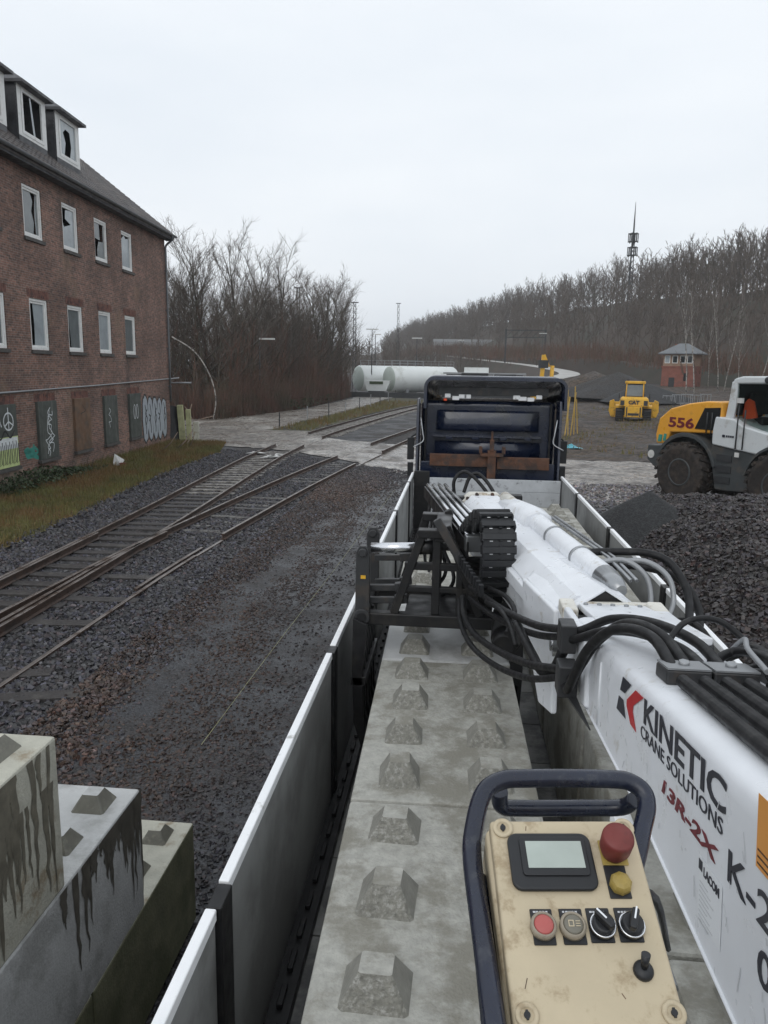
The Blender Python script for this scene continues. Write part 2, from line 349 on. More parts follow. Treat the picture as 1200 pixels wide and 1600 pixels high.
ground_mat('fine_dirt', (.022,.023,.027), (.033,.03,.03), (.027,.028,.032), .5, .2, 42, .6, .012, .9)
ground_mat('dark_gravel', (.03,.028,.028), (.04,.034,.03), (.022,.021,.022), .85, .1, 15, 1., .05)
ground_mat('fine_spoil', (.02,.021,.022), (.03,.03,.031), (.025,.025,.026), .88, .08, 60, .5, .008, 2.)
ground_mat('verge_soil', (.06,.055,.035), (.075,.075,.035), (.045,.042,.035), .9, .08, 9, .9, .04, .8)
ground_mat('grass_soil', (.105,.1,.032), (.15,.085,.035), (.07,.075,.025), .9, .08, 14, .9, .04, .8)
def sheet(name, xs, ys, mt, f=None, z=0., kind='structure'):
    X, Y = np.meshgrid(xs, ys); Z = hz(X, Y)+z
    if f is not None: Z = f(X, Y, Z)
    nx, ny = len(xs), len(ys); v = np.stack([X, Y, Z], -1).reshape(-1, 3)
    i = np.arange(nx*ny).reshape(ny, nx); q = np.stack([i[:-1,:-1], i[:-1,1:], i[1:,1:], i[1:,:-1]], -1).reshape(-1, 4)
    me = bpy.data.meshes.new(name); me.from_pydata(v.tolist(), [], q.tolist()); me.polygons.foreach_set('use_smooth', [True]*len(q)); me.update()
    o = obj(name, me, mt, recalc=False)
    if kind: o['kind'] = kind
    return o
def spread(a, b, near, n):
    return np.linspace(a, b, n)
gx = np.unique(np.r_[-600:-40:40, -40:40.1:.6, 40:121:4, 160:641:40]); gy = np.unique(np.r_[-60:0:6, 0:60:.6, 60:160:2.5, 160:340:10, 360:1001:40])
sheet('ground', gx, gy, 'ballast_ground', lambda X, Y, Z: Z-.09*sst(3.6,4.6,X)*sst(37.4,38.4,Y)*sst(125,118,Y)*sst(72,66,X))
def strip(name, left, right, mt, z, n=60, m=8, rag=.25, kind='structure'):
    """a sheet between two polylines given as (x, y); both edges uneven; follows the terrain"""
    def res(P, n):
        P = [Vector((x, y, 0)) for x, y in P]; C = cat(P, 12); d = [0]
        for a, b in zip(C, C[1:]): d.append(d[-1]+(b-a).length)
        out = []
        for k in range(n):
            t = d[-1]*k/(n-1); i = max(j for j in range(len(d)) if d[j] <= t+1e-9); i = min(i, len(C)-2)
            u = (t-d[i])/max(1e-9, d[i+1]-d[i]); out.append(C[i].lerp(C[i+1], u))
        return out
    A = res(left, n); B = res(right, n); v = []; f = []
    for k in range(n):
        dv = (B[k]-A[k]).normalized()
        a = A[k]+dv*rag*random.uniform(-1, 1); b = B[k]+dv*rag*random.uniform(-1, 1)
        for j in range(m):
            p = a.lerp(b, j/(m-1)); v.append((p.x, p.y, hz1(p.x, p.y)+z))
    for k in range(n-1):
        for j in range(m-1): f.append((k*m+j, k*m+j+1, (k+1)*m+j+1, (k+1)*m+j))
    me = bpy.data.meshes.new(name); me.from_pydata(v, [], f); me.polygons.foreach_set('use_smooth', [True]*len(f)); me.update()
    o = obj(name, me, mt); tag(o, kind=kind); return o
strip('mud_ground', [(3.4,37.2),(4.2,60),(6,90),(14,120)], [(70,37.2),(80,60),(80,90),(85,120)], 'mud', .02, 110, 60, .6)
strip('dirt_path', [(-4.1,2),(-4.2,12),(-3.7,20),(-2.9,31)], [(4.5,2),(5.2,12),(5.6,20),(5.6,31)], 'fine_dirt', .03, 60, 14, .2)
strip('muddy_crossing', [(-19,40.5),(-13.3,39.6),(-9,38),(-5.5,35),(-2.4,31.3),(1,29.5),(5,24.6),(9,23.6),(14,23.6)], [(-21,62),(-13.4,58.5),(-10.4,53.8),(-8.2,46),(-3.4,42.5),(0,40.5),(4.5,37.5),(9,36.9),(15,37.5)], 'wet_road', .036, 90, 16, .35)
strip('muddy_track', [(-21.5,55),(-18,66),(-15.7,76),(-15.2,92),(-15,112),(-17,136)], [(-12.4,52),(-12,60),(-10.9,77),(-10.3,92),(-9.6,112),(-6,136)], 'wet_road', .033, 60, 8, .3)
strip('verge', [(-12.6,50),(-11.6,60),(-10.7,78),(-9.4,112)], [(-9.6,49.8),(-8.9,60),(-7.1,78),(-2.5,104)], 'verge_soil', .045, 60, 5, .25)
grass = strip('grass_strip', [(-14.3,14),(-14.9,24),(-15.5,34),(-15.7,41)], [(-9.7,12),(-10.35,20),(-11.1,28),(-11.35,36.2)], 'grass_soil', .05, 220, 12, .1)
# ------------------------------------------------------------------ tracks
def poly_x(P):
    ys = [p[1] for p in P]; xs = [p[0] for p in P]
    C = cat([(x, y, 0) for x, y in P], 14); cy = np.array([c.y for c in C]); cx = np.array([c.x for c in C])
    return lambda y: float(np.interp(y, cy, cx))
fAB = poly_x([(-7.5,4),(-7.58,9),(-7.68,13),(-7.95,20),(-8.4,28),(-8.72,36),(-8.6,46),(-7.6,58),(-6.4,70),(-4.6,84),(-.5,106)])
fCD = poly_x([(-6.5,3),(-6.5,9),(-6.42,15),(-6.12,20),(-5.65,26),(-4.95,33),(-3.85,42),(-2.7,50),(-1.6,57),(1.2,70)])
def rail(fn, off, y0, y1, parent, z0=.05, name='rail', step=.7):
    def sec(w): return [(-.0625,0),(.0625,0),(.0625,.012),(.012,.03),(.012,.105),(.035,.118),(.035,.148),(-.035,.148),(-.035,.118),(-.012,.105),(-.012,.03),(-.0625,.012)]
    n = max(2, int((y1-y0)/step)); S = []; Ht = []
    for k in range(n+1):
        y = y0+(y1-y0)*k/n; e = .05; dx = (fn(y+e)-fn(y-e))/(2*e); t = Vector((dx,1,0)).normalized(); q = Vector((t.y,-t.x,0))
        c = Vector((fn(y), y, 0))+q*off; z = z0+hz1(c.x, c.y)*(1 if y > 60 else 0)
        S.append([(c.x+q.x*a, c.y+q.y*a, z+b) for a, b in sec(1)])
        Ht.append([(c.x+q.x*a, c.y+q.y*a, z+b) for a, b in ((-.033,.1485),(.033,.1485),(.028,.152),(-.028,.152))])
    o = MB().loft(S).build(name, 'rail_rust', parent, True); MB().loft(Ht).build('rail_head', 'rail_head', o, True); return o
slp_me = {}
def sleeper(parent, x, y, rz, kind, zt, L=2.55):
    if (kind, L) not in slp_me:
        b = MB().bx(-L/2, L/2, -.125, .125, -.14, 0)
        b = MB(); b.loft([[(-L/2,-.125,-.14),(L/2,-.125,-.14),(L/2,.125,-.14),(-L/2,.125,-.14)],[(-L/2,-.12,-.012),(L/2,-.12,-.012),(L/2,.12,-.012),(-L/2,.12,-.012)],[(-L/2+.012,-.11,0),(L/2-.012,-.11,0),(L/2-.012,.11,0),(-L/2+.012,.11,0)]])
        me = b.mesh('sleeper'); me.materials.append(MATS[kind]); slp_me[(kind, L)] = me
    o = bpy.data.objects.new('sleeper', slp_me[(kind, L)]); COL.objects.link(o); o.parent = parent
    p = WM[parent.name].inverted() @ Vector((x, y, zt+(hz1(x, y) if y > 60 else 0))); o.location = p; o.rotation_euler = (random.gauss(0,.006), random.gauss(0,.004), rz+random.gauss(0,.012)); return o
tA = thing('railway_track', 'rusty railway track nearest the brick building with dark timber sleepers and a turnout crossing', 'railway track', (fAB(10),10,0))
rail(fAB, -.7525, 4, 39.5, tA); rail(fAB, .7525, 4, 39.5, tA)
y = 7.0
while y < 37.6:
    rz = -math.atan((fAB(y+.1)-fAB(y-.1))/.2)
    conc = y > 24.2
    sleeper(tA, fAB(y)+random.gauss(0,.03), y, rz, 'sleeper_concrete' if conc else 'sleeper_wood', .052+random.uniform(-.012,.006), 1.9); y += .64
for k in range(3):   # check rails and wing rails of the crossing
    pass
fW = lambda y: fAB(y)+.62
rail(fW, 0, 6.0, 14.2, tA, name='check_rail'); fW2 = lambda y: fAB(y)-.66
rail(fW2, 0, 12.5, 17.2, tA, name='check_rail')
tC = thing('railway_track', 'railway track beside the truck with pale half-buried sleepers, curving right past the crossing', 'railway track', (fCD(10),10,0))
rail(fCD, -.7525, 3, 34.8, tC); rail(fCD, .7525, 3, 15.9, tC, -.08); rail(fCD, .7525, 15.92, 17.58, tC, -.1); rail(fCD, .7525, 17.6, 32.2, tC)
fW3 = lambda y: fCD(y)-.66
rail(fW3, 0, 13.9, 17.6, tC, name='wing_rail')
fW4 = lambda y: fCD(y)+.62
rail(fW4, 0, 13.2, 16.6, tC, -.07, name='check_rail')
y = 17.9
while y < 33.5:
    rz = -math.atan((fCD(y+.1)-fCD(y-.1))/.2)
    if random.random() < .8: sleeper(tC, fCD(y)+random.gauss(0,.03)+.1, y, rz, random.choice(['sleeper_grey','sleeper_grey','sleeper_wood']), .045+random.uniform(-.035,.012), 1.6)
    y += .64
for x_, y_, r_ in ((-5.9,9.2,.3),(-5.2,8.6,.25),(-6.3,11.3,.1),(-6.2,12.6,.05),(-6.1,14.1,.05)): sleeper(tC, x_, y_, r_, 'sleeper_wood', .05, 1.1 if y_ < 10 else 1.3)
tE = thing('railway_track', 'track beyond the muddy crossing with bright sleeper ends curving right to the white tanks', 'railway track', (fAB(50),50,0))
rail(fAB, -.7525, 47.2, 104, tE, step=1.5); rail(fAB, .7525, 44.6, 104, tE, step=1.5)
y = 46.5
while y < 92:
    rz = -math.atan((fAB(y+.1)-fAB(y-.1))/.2); sleeper(tE, fAB(y), y, rz, 'sleeper_concrete', .052); y += .64
tF = thing('railway_track', 'track running on from the muddy crossing towards the dark blue cab, sleepers under ballast', 'railway track', (fCD(45),45,0))
rail(fCD, -.7525, 41.3, 68, tF, step=1.2); rail(fCD, .7525, 37.5, 68, tF, step=1.2)
y = 42
while y < 64:
    rz = -math.atan((fCD(y+.1)-fCD(y-.1))/.2); sleeper(tF, fCD(y), y, rz, 'sleeper_wood', .04); y += .64
rail(fAB, -.7525, 39.52, 47.18, tA, -.104, 'crossing_rail'); rail(fAB, .7525, 39.52, 44.58, tA, -.104, 'crossing_rail'); rail(fCD, -.7525, 34.82, 41.28, tC, -.104, 'crossing_rail'); rail(fCD, .7525, 32.22, 37.48, tC, -.104, 'crossing_rail')
# ------------------------------------------------------------------ loose stone
def stones(name, P, S, base, label, cat_=None, tone=None, flat=.75):
    """every stone its own angular 8-cornered solid, all in one mesh"""
    n = len(P); c = np.array([[x,y,z] for z in (-1,1) for y in (-1,1) for x in (-1,1)], float)*.5
    V = c[None]*rng.uniform(.55, 1.25, (n,8,3)); V *= np.stack([rng.uniform(.8,1.35,n), rng.uniform(.7,1.1,n), rng.uniform(.5,.9,n)*flat/.75], -1)[:,None,:]
    q = rng.normal(size=(n,4)); q[:,1:3] *= .45; q /= np.linalg.norm(q, axis=1)[:,None]; a,b,c_,d = q.T
    Rm = np.stack([np.stack([a*a+b*b-c_*c_-d*d, 2*(b*c_-a*d), 2*(b*d+a*c_)],-1), np.stack([2*(b*c_+a*d), a*a-b*b+c_*c_-d*d, 2*(c_*d-a*b)],-1), np.stack([2*(b*d-a*c_), 2*(c_*d+a*b), a*a-b*b-c_*c_+d*d],-1)],1)
    V = np.einsum('nij,nkj->nki', Rm, V)*np.asarray(S)[:,None,None]+np.asarray(P)[:,None,:]
    F = np.array([(0,2,3,1),(4,5,7,6),(0,1,5,4),(1,3,7,5),(3,2,6,7),(2,0,4,6)])
    F = (F[None]+8*np.arange(n)[:,None,None]).reshape(-1)
    me = bpy.data.meshes.new(name); me.vertices.add(n*8); me.vertices.foreach_set('co', V.reshape(-1).astype(np.float32))
    nf = n*6; me.loops.add(nf*4); me.loops.foreach_set('vertex_index', F.astype(np.int32)); me.polygons.add(nf)
    me.polygons.foreach_set('loop_start', np.arange(nf, dtype=np.int32)*4); me.polygons.foreach_set('loop_total', np.full(nf, 4, np.int32))
    at = me.attributes.new('tone', 'FLOAT_COLOR', 'POINT'); t = np.exp(rng.normal(0,.42,n)) if tone is None else tone
    hue = rng.uniform(0,1,n); colr = (np.array(base)[None] if np.ndim(base) == 1 else np.array(base))*t[:,None]; colr[:,0] *= 1+.35*(hue > .72)*rng.uniform(0,1,n); colr[:,2] *= 1+.25*(hue < .3)
    cc = np.ones((n,8,4), np.float32); cc[:,:,:3] = colr[:,None,:]; at.data.foreach_set('color', cc.reshape(-1))
    me.polygons.foreach_set('use_smooth', np.zeros(nf, bool)); me.update(calc_edges=True); me.validate()
    if 'stone' not in MATS:
        m = bpy.data.materials.new('stone'); m.use_nodes = True; nt = m.node_tree; b = nt.nodes['Principled BSDF']; a_ = N(nt, 'ShaderNodeAttribute', attribute_name='tone'); link(nt, a_.outputs['Color'], b.inputs['Base Color']); b.inputs['Roughness'].default_value = .48; MATS['stone'] = m
    o = obj(name, me, 'stone', recalc=False); tag(o, label, cat_, kind='stuff'); return o
def scatter(n, x0, x1, y0, y1, power=1.0):
    x = rng.uniform(x0, x1, n); u = rng.uniform(0, 1, n); y = y0+(y1-y0)*u**power; return x, y
x, y = scatter(60000, -11.6, -3.6, 5.5, 37.5, 1.5)
edge = np.interp(y, [5,20,28,37], [-9.85,-10.5,-11.25,-11.5])+.25*lump(x*3, y*3); keep = (x > edge)&(x > -.62*y-1.5)&(y < 37.6+.0*x-np.clip(x+9,0,6)*1.1+.4*lump(x*2,y*2))
x, y = x[keep], y[keep]; s = rng.uniform(.038, .072, len(x))*(1+.012*np.clip(y-12,0,25)); cA = np.interp(y, np.arange(4,40,1.), [fAB(t) for t in range(4,40)]); ins = np.abs(x-cA) < .72
z = hz(x, y)+s*.12+np.where(ins, -.025, 0)+.05*sst(edge[keep]+.45,edge[keep]+.1,x)
stones('track_ballast', np.stack([x,y,z],-1), s, (.042,.041,.043), 'dark angular track ballast around the rails and sleepers', 'ballast')
x, y = scatter(62000, -4.8, -.4, 3.6, 33.5, 1.6); lane = sst(-3.0,-2.5,x+.25*lump(x*.4,y*.3))*sst(-.9,-1.3,x+.2*lump(x*.6+3,y*.4))*sst(7,11,y); keep = (y < 32-np.clip(x+2.5,-3,6)*.6+.5*lump(x*2,y*2))&(rng.uniform(0,1,len(x)) > .72*lane); x, y = x[keep], y[keep]
patch = sst(-.1,.5,lump(x*.55+2, y*.3)); s = rng.uniform(.024,.05,len(x))*(.8+.5*patch)*(1+.018*np.clip(y-10,0,25)); z = hz(x,y)+.03+s*.12-.008*(1-patch)
brn = sst(-1.6,-3.2,x+.9*lump(x*.7,y*.35))*sst(33,24,y); tn = np.exp(rng.normal(0,.38,len(x)))*(.8+.35*patch); stones('path_chippings', np.stack([x,y,z],-1), s, np.stack([.034+.018*brn,.032+.003*brn,.033-.007*brn],-1), 'crushed dark stone chippings on the driven path beside the truck', 'gravel', tone=tn)
x, y = scatter(11000, 2.2, 11, 16, 29, 1.0); keep = rng.uniform(0,1,len(x)) < .35+.65*sst(-.2,.4,lump(x*.6,y*.5)); x, y = x[keep], y[keep]; s = rng.uniform(.04,.1,len(x)); stones('scattered_stone', np.stack([x,y,hz(x,y)+.03+s*.1],-1), s, np.stack([.045+.09*sst(22,26,y)]*3,-1)*np.array([1,.95,.9]), 'scattered stones on the wet ground between the heap and the loader', 'stone')
# stockpiles right of the trailer
def pile_h(x, y):
    h = 1.4*sst(2.0, 6.0, x)*sst(23.6, 18, y)*sst(1.0, 7.5, y)*sst(19, 12, x)
    return h*(1+.22*lump(x*.9, y*.8))+.05*lump(x*2.2, y*2.4)*np.minimum(1, h*2)
xs = np.linspace(2.0, 19, 70); ys = np.linspace(1.5, 24.5, 90)
pl = sheet('gravel_pile', xs, ys, 'dark_gravel', lambda X, Y, Z: Z-.03+pile_h(X, Y)*1.0, kind=None); tag(pl, 'broad heap of coarse dark stone in front of the wheel loader', 'gravel heap', kind='stuff')
x, y = scatter(82000, 2.3, 14.5, 5.5, 23.6, 1.0); keep = (pile_h(x,y) > .06+.05*lump(x*3,y*3))&(x < .62*y+2.2)&(x > .12*y+.9); x, y = x[keep], y[keep]
s = rng.uniform(.03,.085,len(x)); stones('coarse_stone', np.stack([x,y,hz(x,y)-.03+pile_h(x,y)+s*.15],-1), s, (.034,.029,.027), 'loose coarse dark stones lying on the heap by the trailer', 'stone')
def mound(name, cx, cy, rx, ry, h, mt, label, n=34, sharp=1.3, cat_='spoil heap', z0=None):
    r = [i/14 for i in range(15)]; v = [(0,0,h)]; f = []
    for i in range(1, 15):
        for j in range(n):
            a = 2*math.pi*j/n; wob = 1+.09*math.sin(3*a+cx)+.06*math.sin(5*a+cy); t = r[i]; hh = h*(1-t**sharp)*(1 if t < 1 else 1)
            px, py = rx*t*wob*math.cos(a), ry*t*wob*math.sin(a); hh = max(hh, 0)+.03*h*float(lump(px*3/rx+cx, py*3/ry))*(1-t)
            v.append((px, py, hh-(.05 if i == 14 else 0)))
    for j in range(n): f.append((0, 1+j, 1+(j+1) % n))
    for i in range(13):
        for j in range(n): f.append((1+i*n+j, 1+i*n+(j+1) % n, 1+(i+1)*n+(j+1) % n, 1+(i+1)*n+j))
    me = bpy.data.meshes.new(name); me.from_pydata(v, [], f); me.polygons.foreach_set('use_smooth', [True]*len(f)); me.update()
    o = obj(name, me, mt); o.location = (cx, cy, hz1(cx, cy)-.02 if z0 is None else z0); tag(o, label, cat_); return o
mound('spoil_heap', 4.3, 17.4, 2.2, 2.5, 1.6, 'fine_spoil', 'smooth heap of fine black grit between trailer side and coarse stone', sharp=1.15)
# ------------------------------------------------------------------ trailer
TX0, TX1 = -.745, 1.735; FZ = 1.48; RZ = 2.46
tr = thing('flatbed_trailer', 'long flatbed trailer with grey aluminium drop sides carrying concrete blocks', 'trailer', (.495,6,0))
tb = MB().bx(TX0+.02, TX1-.02, -2.2, 12.75, 1.3, FZ-.03); tb.build('bed_frame', 'black_steel', tr, True)
y = -2.2
while y < 12.7:
    MB().bx(TX0+.03, TX1-.03, y+.004, min(12.74, y+.596), FZ-.03, FZ+random.uniform(-.002,.002)).build('floor_board', 'concrete_floor', tr, True, bevel=.004, seg=1); y += .6
def side(xs, sgn, posts):
    """drop side: xs outer face, sgn -1 left / +1 right"""
    edges = [-2.2]+posts+[12.72]
    for a, b in zip(edges, edges[1:]):
        y0 = a+(.065 if a != -2.2 else 0); y1 = b-(.065 if b != 12.72 else 0); xi = xs-sgn*.028; lo, hi = min(xs, xi), max(xs, xi)
        pn = MB().bx(lo, hi, y0, y1, FZ+.0015, RZ-.0455)
        p = pn.build('side_panel', 'alu', tr, True, bevel=.003, seg=1)
        c = xs-sgn*.016; MB().bx(c-.019, c+.019, y0+.002, y1-.002, RZ-.044, RZ).build('top_rail', 'alu_rail', p, True, bevel=.006)
        for yy in (y0+.01, y1-.01):
            MB().bx(c-.014, c+.014, yy-.006 if yy == y0+.01 else yy, yy if yy == y0+.01 else yy+.006, RZ-.04, RZ-.006).build('end_cap', 'dark_plastic', p, True)
    for q in posts:
        c = xs-sgn*.022
        po = MB().bx(c-.026, c+.026, q-.06, q+.06, FZ-.12, RZ-.004).bx(c-.034, c+.034, q-.03, q+.03, FZ-.1, FZ+.12); po.build('post', 'black_steel', tr, True, bevel=.006)
side(TX0, -1, [-.1, 2.17, 4.42, 6.75, 9.15, 11.6]); side(TX1, 1, [1.4, 3.75, 6.2, 8.55, 10.95])
lr = MB().bx(TX0+.04, TX0+.135, -2, 12.6, FZ+.001, FZ+.05)
for k in range(72): lr.bx(TX0+.075, TX0+.1, -1.9+k*.2, -1.78+k*.2, FZ+.05, FZ+.075)
lr.build('lashing_rail', 'black_steel', tr, True, bevel=.004, seg=1)
lr = MB().bx(TX1-.135, TX1-.04, -2, 12.6, FZ+.001, FZ+.05); lr.build('lashing_rail', 'black_steel', tr, True, bevel=.004, seg=1)
hb = MB()
for z0, z1 in ((FZ,1.72),(1.723,1.96),(1.963,2.2),(2.203,2.4)): hb.bx(-.44, 1.685, 12.56, 12.6, z0, z1)
hb.build('headboard', 'alu_scuffed', tr, True, bevel=.004)
MB().bx(-.7, -.445, 12.58, 12.66, FZ, 2.5).build('headboard_gap_slab', 'black_steel', tr, True, bevel=.01)  # black slab put in for the dark gap left of the headboard
MB().bx(-.46, .5, 12.86, 12.96, 2.56, 2.76).bx(.66, 1.52, 12.86, 12.96, 2.53, 2.73).build('rusty_beam', 'rust', tr, True, bevel=.008)
MB().bx(.5, .64, 12.8, 12.95, FZ, 2.84).bx(.53, .6, 12.78, 12.86, 2.84, 3.02).bx(.38, .76, 12.79, 12.97, 2.74, 2.79).bx(.36,.41,12.79,12.97,2.79,2.9).bx(.74,.79,12.79,12.97,2.79,2.9).tube([(.565,12.82,3.0),(.565,12.82,3.16)], .018, 8).build('stanchion', 'rust', tr, True, bevel=.006)
MB().bx(-.62, 1.62, 12.98, 13.04, 1.35, 2.62).build('front_bulkhead', 'navy', tr, True, bevel=.01)
MB().bx(.05, .2, -2.1, 12.9, .95, 1.3).bx(.79, .94, -2.1, 12.9, .95, 1.3).build('chassis_beam', 'black_steel', tr, True)
def wheel(parent, x, y, z, r, wd, mt_rim='dull_steel', axis=Vector((1,0,0)), world=True, lugs=0, rimr=.52, fwd=Vector((0,1,0))):
    M = frame((x, y, z), fwd, axis.cross(fwd), axis); h = wd/2
    t = MB().lathe([(r*.55,-h*.8),(r*.8,-h),(r*.93,-h*.92),(r,-h*.72),(r,h*.72),(r*.93,h*.92),(r*.8,h),(r*.55,h*.8)], 40, M)
    for k in range(lugs):
        for s in (-1, 1):
            a = 2*math.pi*(k+(.5 if s > 0 else 0))/lugs; c = Vector((math.cos(a), math.sin(a), 0)); tn = Vector((-math.sin(a), math.cos(a), 0))
            F = M @ Matrix(((tn.x,0,c.x,c.x*r),(tn.y,0,c.y,c.y*r),(0,1,0,0),(0,0,0,1))); sh = Matrix.Identity(4); sh[0][1] = .35*s
            t.bx(-.055, .055, (0 if s > 0 else -h*.98), (h*.98 if s > 0 else 0), -.05, .045, F @ sh)
    w_ = t.build('wheel', 'tyre', parent, world)
    MB().lathe([(.05,-h*.86),(r*rimr,-h*.86),(r*rimr*1.12,-h*.82),(r*rimr*1.12,h*.82),(r*rimr,h*.86),(r*rimr*.94,h*.62),(r*rimr*.86,h*.5),(r*.24,h*.42),(r*.2,h*.66),(.04,h*.68)], 28, M).build('rim', mt_rim, w_, world)
    return w_
for yy in (1.2, 2.5, 3.8):
    for xx in (TX0+.19, TX1-.19): wheel(tr, xx, yy, .5, .5, .34, axis=Vector((-1 if xx < .4 else 1,0,0)))
    MB().tube([(TX0+.2,yy,.5),(TX1-.2,yy,.5)], .07, 10).bx(.06, .19, yy-.3, yy+.3, .55, .97).bx(.8, .93, yy-.3, yy+.3, .55, .97).build('axle', 'black_steel', tr, True)
# ------------------------------------------------------------------ truck
tk = thing('truck', 'dark navy tractor truck cab seen from behind at the front of the trailer', 'truck', (.5,14.4,0))
cb = MB(); cx0, cx1 = -.66, 1.68
cb.loft([[(cx0,13.62,z),(cx1,13.62,z),(cx1,15.6-dy,z),(cx0,15.6-dy,z)] for z, dy in ((1.0,0),(2.2,0),(3.62,.25))]); cab = cb.build('cab', 'navy', tk, True, bevel=.09, seg=3)
# bulged upper panel, ledge with brackets, lower panel
S = []
for k in range(9):
    t = k/8; z = 3.1+.36*t; pr = .075*math.sin(math.pi*(.25+.75*t))+.01; S.append([(-.4,13.65,z),(-.37,13.62-pr*.6,z),(-.12,13.62-pr,z),(1.13,13.62-pr,z),(1.38,13.62-pr*.6,z),(1.41,13.65,z)])
MB().loft(S, sm=True).build('rear_panel', 'navy', cab, True)
S = []
for k in range(9):
    t = k/8; z = 2.62+.3*t; pr = .05*math.sin(math.pi*t)+.008; S.append([(-.42,13.65,z),(-.4,13.62-pr,z),(1.42,13.62-pr,z),(1.44,13.65,z)])
MB().loft(S, sm=True).build('rear_panel', 'navy', cab, True)
lg = MB().bx(-.44, 1.44, 13.5, 13.64, 2.985, 3.015)
for x_ in (-.15, .3, .78, 1.2): lg.bx(x_-.06, x_+.06, 13.46, 13.6, 2.955, 3.02)
lg.build('ledge', 'navy', cab, True, bevel=.012)
for s, x_ in ((-1, -.69), (1, 1.70)):
    MB().prism([(13.05,1.55),(13.66,1.4),(13.66,3.66),(13.2,3.66),(13.12,3.4)], .045, Matrix(((0,0,1,x_-.022),(1,0,0,0),(0,1,0,0),(0,0,0,1)))).build('side_fairing', 'navy', tk, True, bevel=.012)
    MB().bx(x_-.12*s-.015, x_-.12*s+.015, 13.5, 13.58, 2.3, 3.6).build('fairing_stay', 'black_steel', tk, True)
    MB().tube(cat([(x_-.05*s,13.15,3.35),(x_-.09*s,13.1,3.1),(x_-.1*s,13.08,2.95),(x_+.06*s,13.02,2.85)], 5), .012, 6).build('grab_pipe', 'dull_steel', tk, True)
def arch(y, x0, x1, zb, zt, r, th):
    P = []
    for (dx, rr) in ((0, r), (th, max(.02, r-th))):
        L = [(x0+dx, zb)]
        for k in range(6): a = math.pi-(math.pi/2)*k/5; L.append((x0+dx+rr+rr*math.cos(a), zt-dx-rr+rr*math.sin(a)))
        for k in range(6): a = math.pi/2-(math.pi/2)*k/5; L.append((x1-dx-rr+rr*math.cos(a), zt-dx-rr+rr*math.sin(a)))
        L.append((x1-dx, zb)); P.append(L)
    ring = P[0]+P[1][::-1]; return [(x, y, z) for x, z in ring]
MB().loft([arch(13.18,-.6,1.8,3.5,4.03,.17,.05), arch(13.9,-.6,1.8,3.5,4.06,.18,.05), arch(14.9,-.52,1.72,3.5,3.98,.2,.05), arch(15.5,-.4,1.6,3.5,3.72,.14,.04)], sm=True).build('roof_fairing', 'navy', tk, True)
MB().bx(-.36, 1.52, 13.5, 13.54, 3.72, 3.86).build('fairing_brace', 'grey_steel', tk, True, bevel=.01)
lm = [(-.2,3.71,.05),(-.06,3.67,.06),(.06,3.7,.07),(.14,3.7,.06),(.98,3.7,.06),(1.08,3.68,.07),(1.22,3.67,.06),(1.36,3.71,.05)]
for x_, z_, s_ in lm: MB().bx(x_-s_, x_+s_, 13.44, 13.52, z_-.035, z_+.035).build('work_lamp', 'alu_rail', tk, True, bevel=.012)
MB().bx(-.27,-.21,13.44,13.5,3.62,3.66).build('marker_lamp', 'hi_vis', tk, True, bevel=.01)
MB().bx(.02, .5, 13.9, 14.6, 4.05, 4.1).bx(.6, 1.0, 14.0, 14.5, 4.05, 4.085).build('roof_hatch', 'dark_plastic', tk, True, bevel=.02)
for s, x_ in ((-1,-.84),(1,1.86)):
    mr = MB().bx(x_-.06, x_+.06, 13.75, 13.83, 2.55, 2.95).bx(x_-.05, x_+.05, 13.75, 13.83, 2.25, 2.5); mr.tube([(x_,13.8,2.95),(x_-.15*s,13.85,3.05)], .018, 6).tube([(x_,13.8,2.25),(x_-.16*s,13.85,2.15)], .018, 6).build('mirror', 'dark_plastic', tk, True, bevel=.015)
MB().bx(.1, .25, 12.95, 17.5, .8, 1.0).bx(.75, .9, 12.95, 17.5, .8, 1.0).bx(cx0+.05, cx1-.05, 13.7, 15.5, .5, 1.0).build('chassis', 'black_steel', tk, True, bevel=.02)
for xx, yy in ((TX0+.2,14.9),(TX1-.2,14.9),(TX0+.22,12.0),(TX1-.22,12.0)): wheel(tk, xx, yy, .5, .5, .32, axis=Vector((-1 if xx < .4 else 1,0,0)))
MB().bx(.1, .25, 11.2, 12.95, .72, .93).bx(.75, .9, 11.2, 12.95, .72, .93).tube([(TX0+.22,12,.5),(TX1-.22,12,.5)], .08, 8).tube([(TX0+.22,14.9,.5),(TX1-.22,14.9,.5)], .08, 8).build('rear_chassis', 'black_steel', tk, True)
# ------------------------------------------------------------------ concrete blocks with pyramid knobs
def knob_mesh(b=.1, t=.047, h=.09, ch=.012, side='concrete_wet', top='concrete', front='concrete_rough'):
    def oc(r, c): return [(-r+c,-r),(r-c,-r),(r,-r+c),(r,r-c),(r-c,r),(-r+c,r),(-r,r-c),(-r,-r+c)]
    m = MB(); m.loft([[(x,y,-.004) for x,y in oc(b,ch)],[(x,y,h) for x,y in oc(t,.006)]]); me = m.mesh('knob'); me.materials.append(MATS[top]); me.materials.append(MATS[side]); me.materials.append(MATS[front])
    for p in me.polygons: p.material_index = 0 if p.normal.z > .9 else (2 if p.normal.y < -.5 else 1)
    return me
def body_mesh(L, wd, hh, mt, top=None, ch=.014):
    m = MB(); m.bx(-wd/2, wd/2, -L/2, L/2, 0, hh); me = m.mesh('body'); me.materials.append(MATS[mt]); me.materials.append(MATS[top or mt])
    for p in me.polygons: p.material_index = 1 if p.normal.z > .9 else 0
    return me
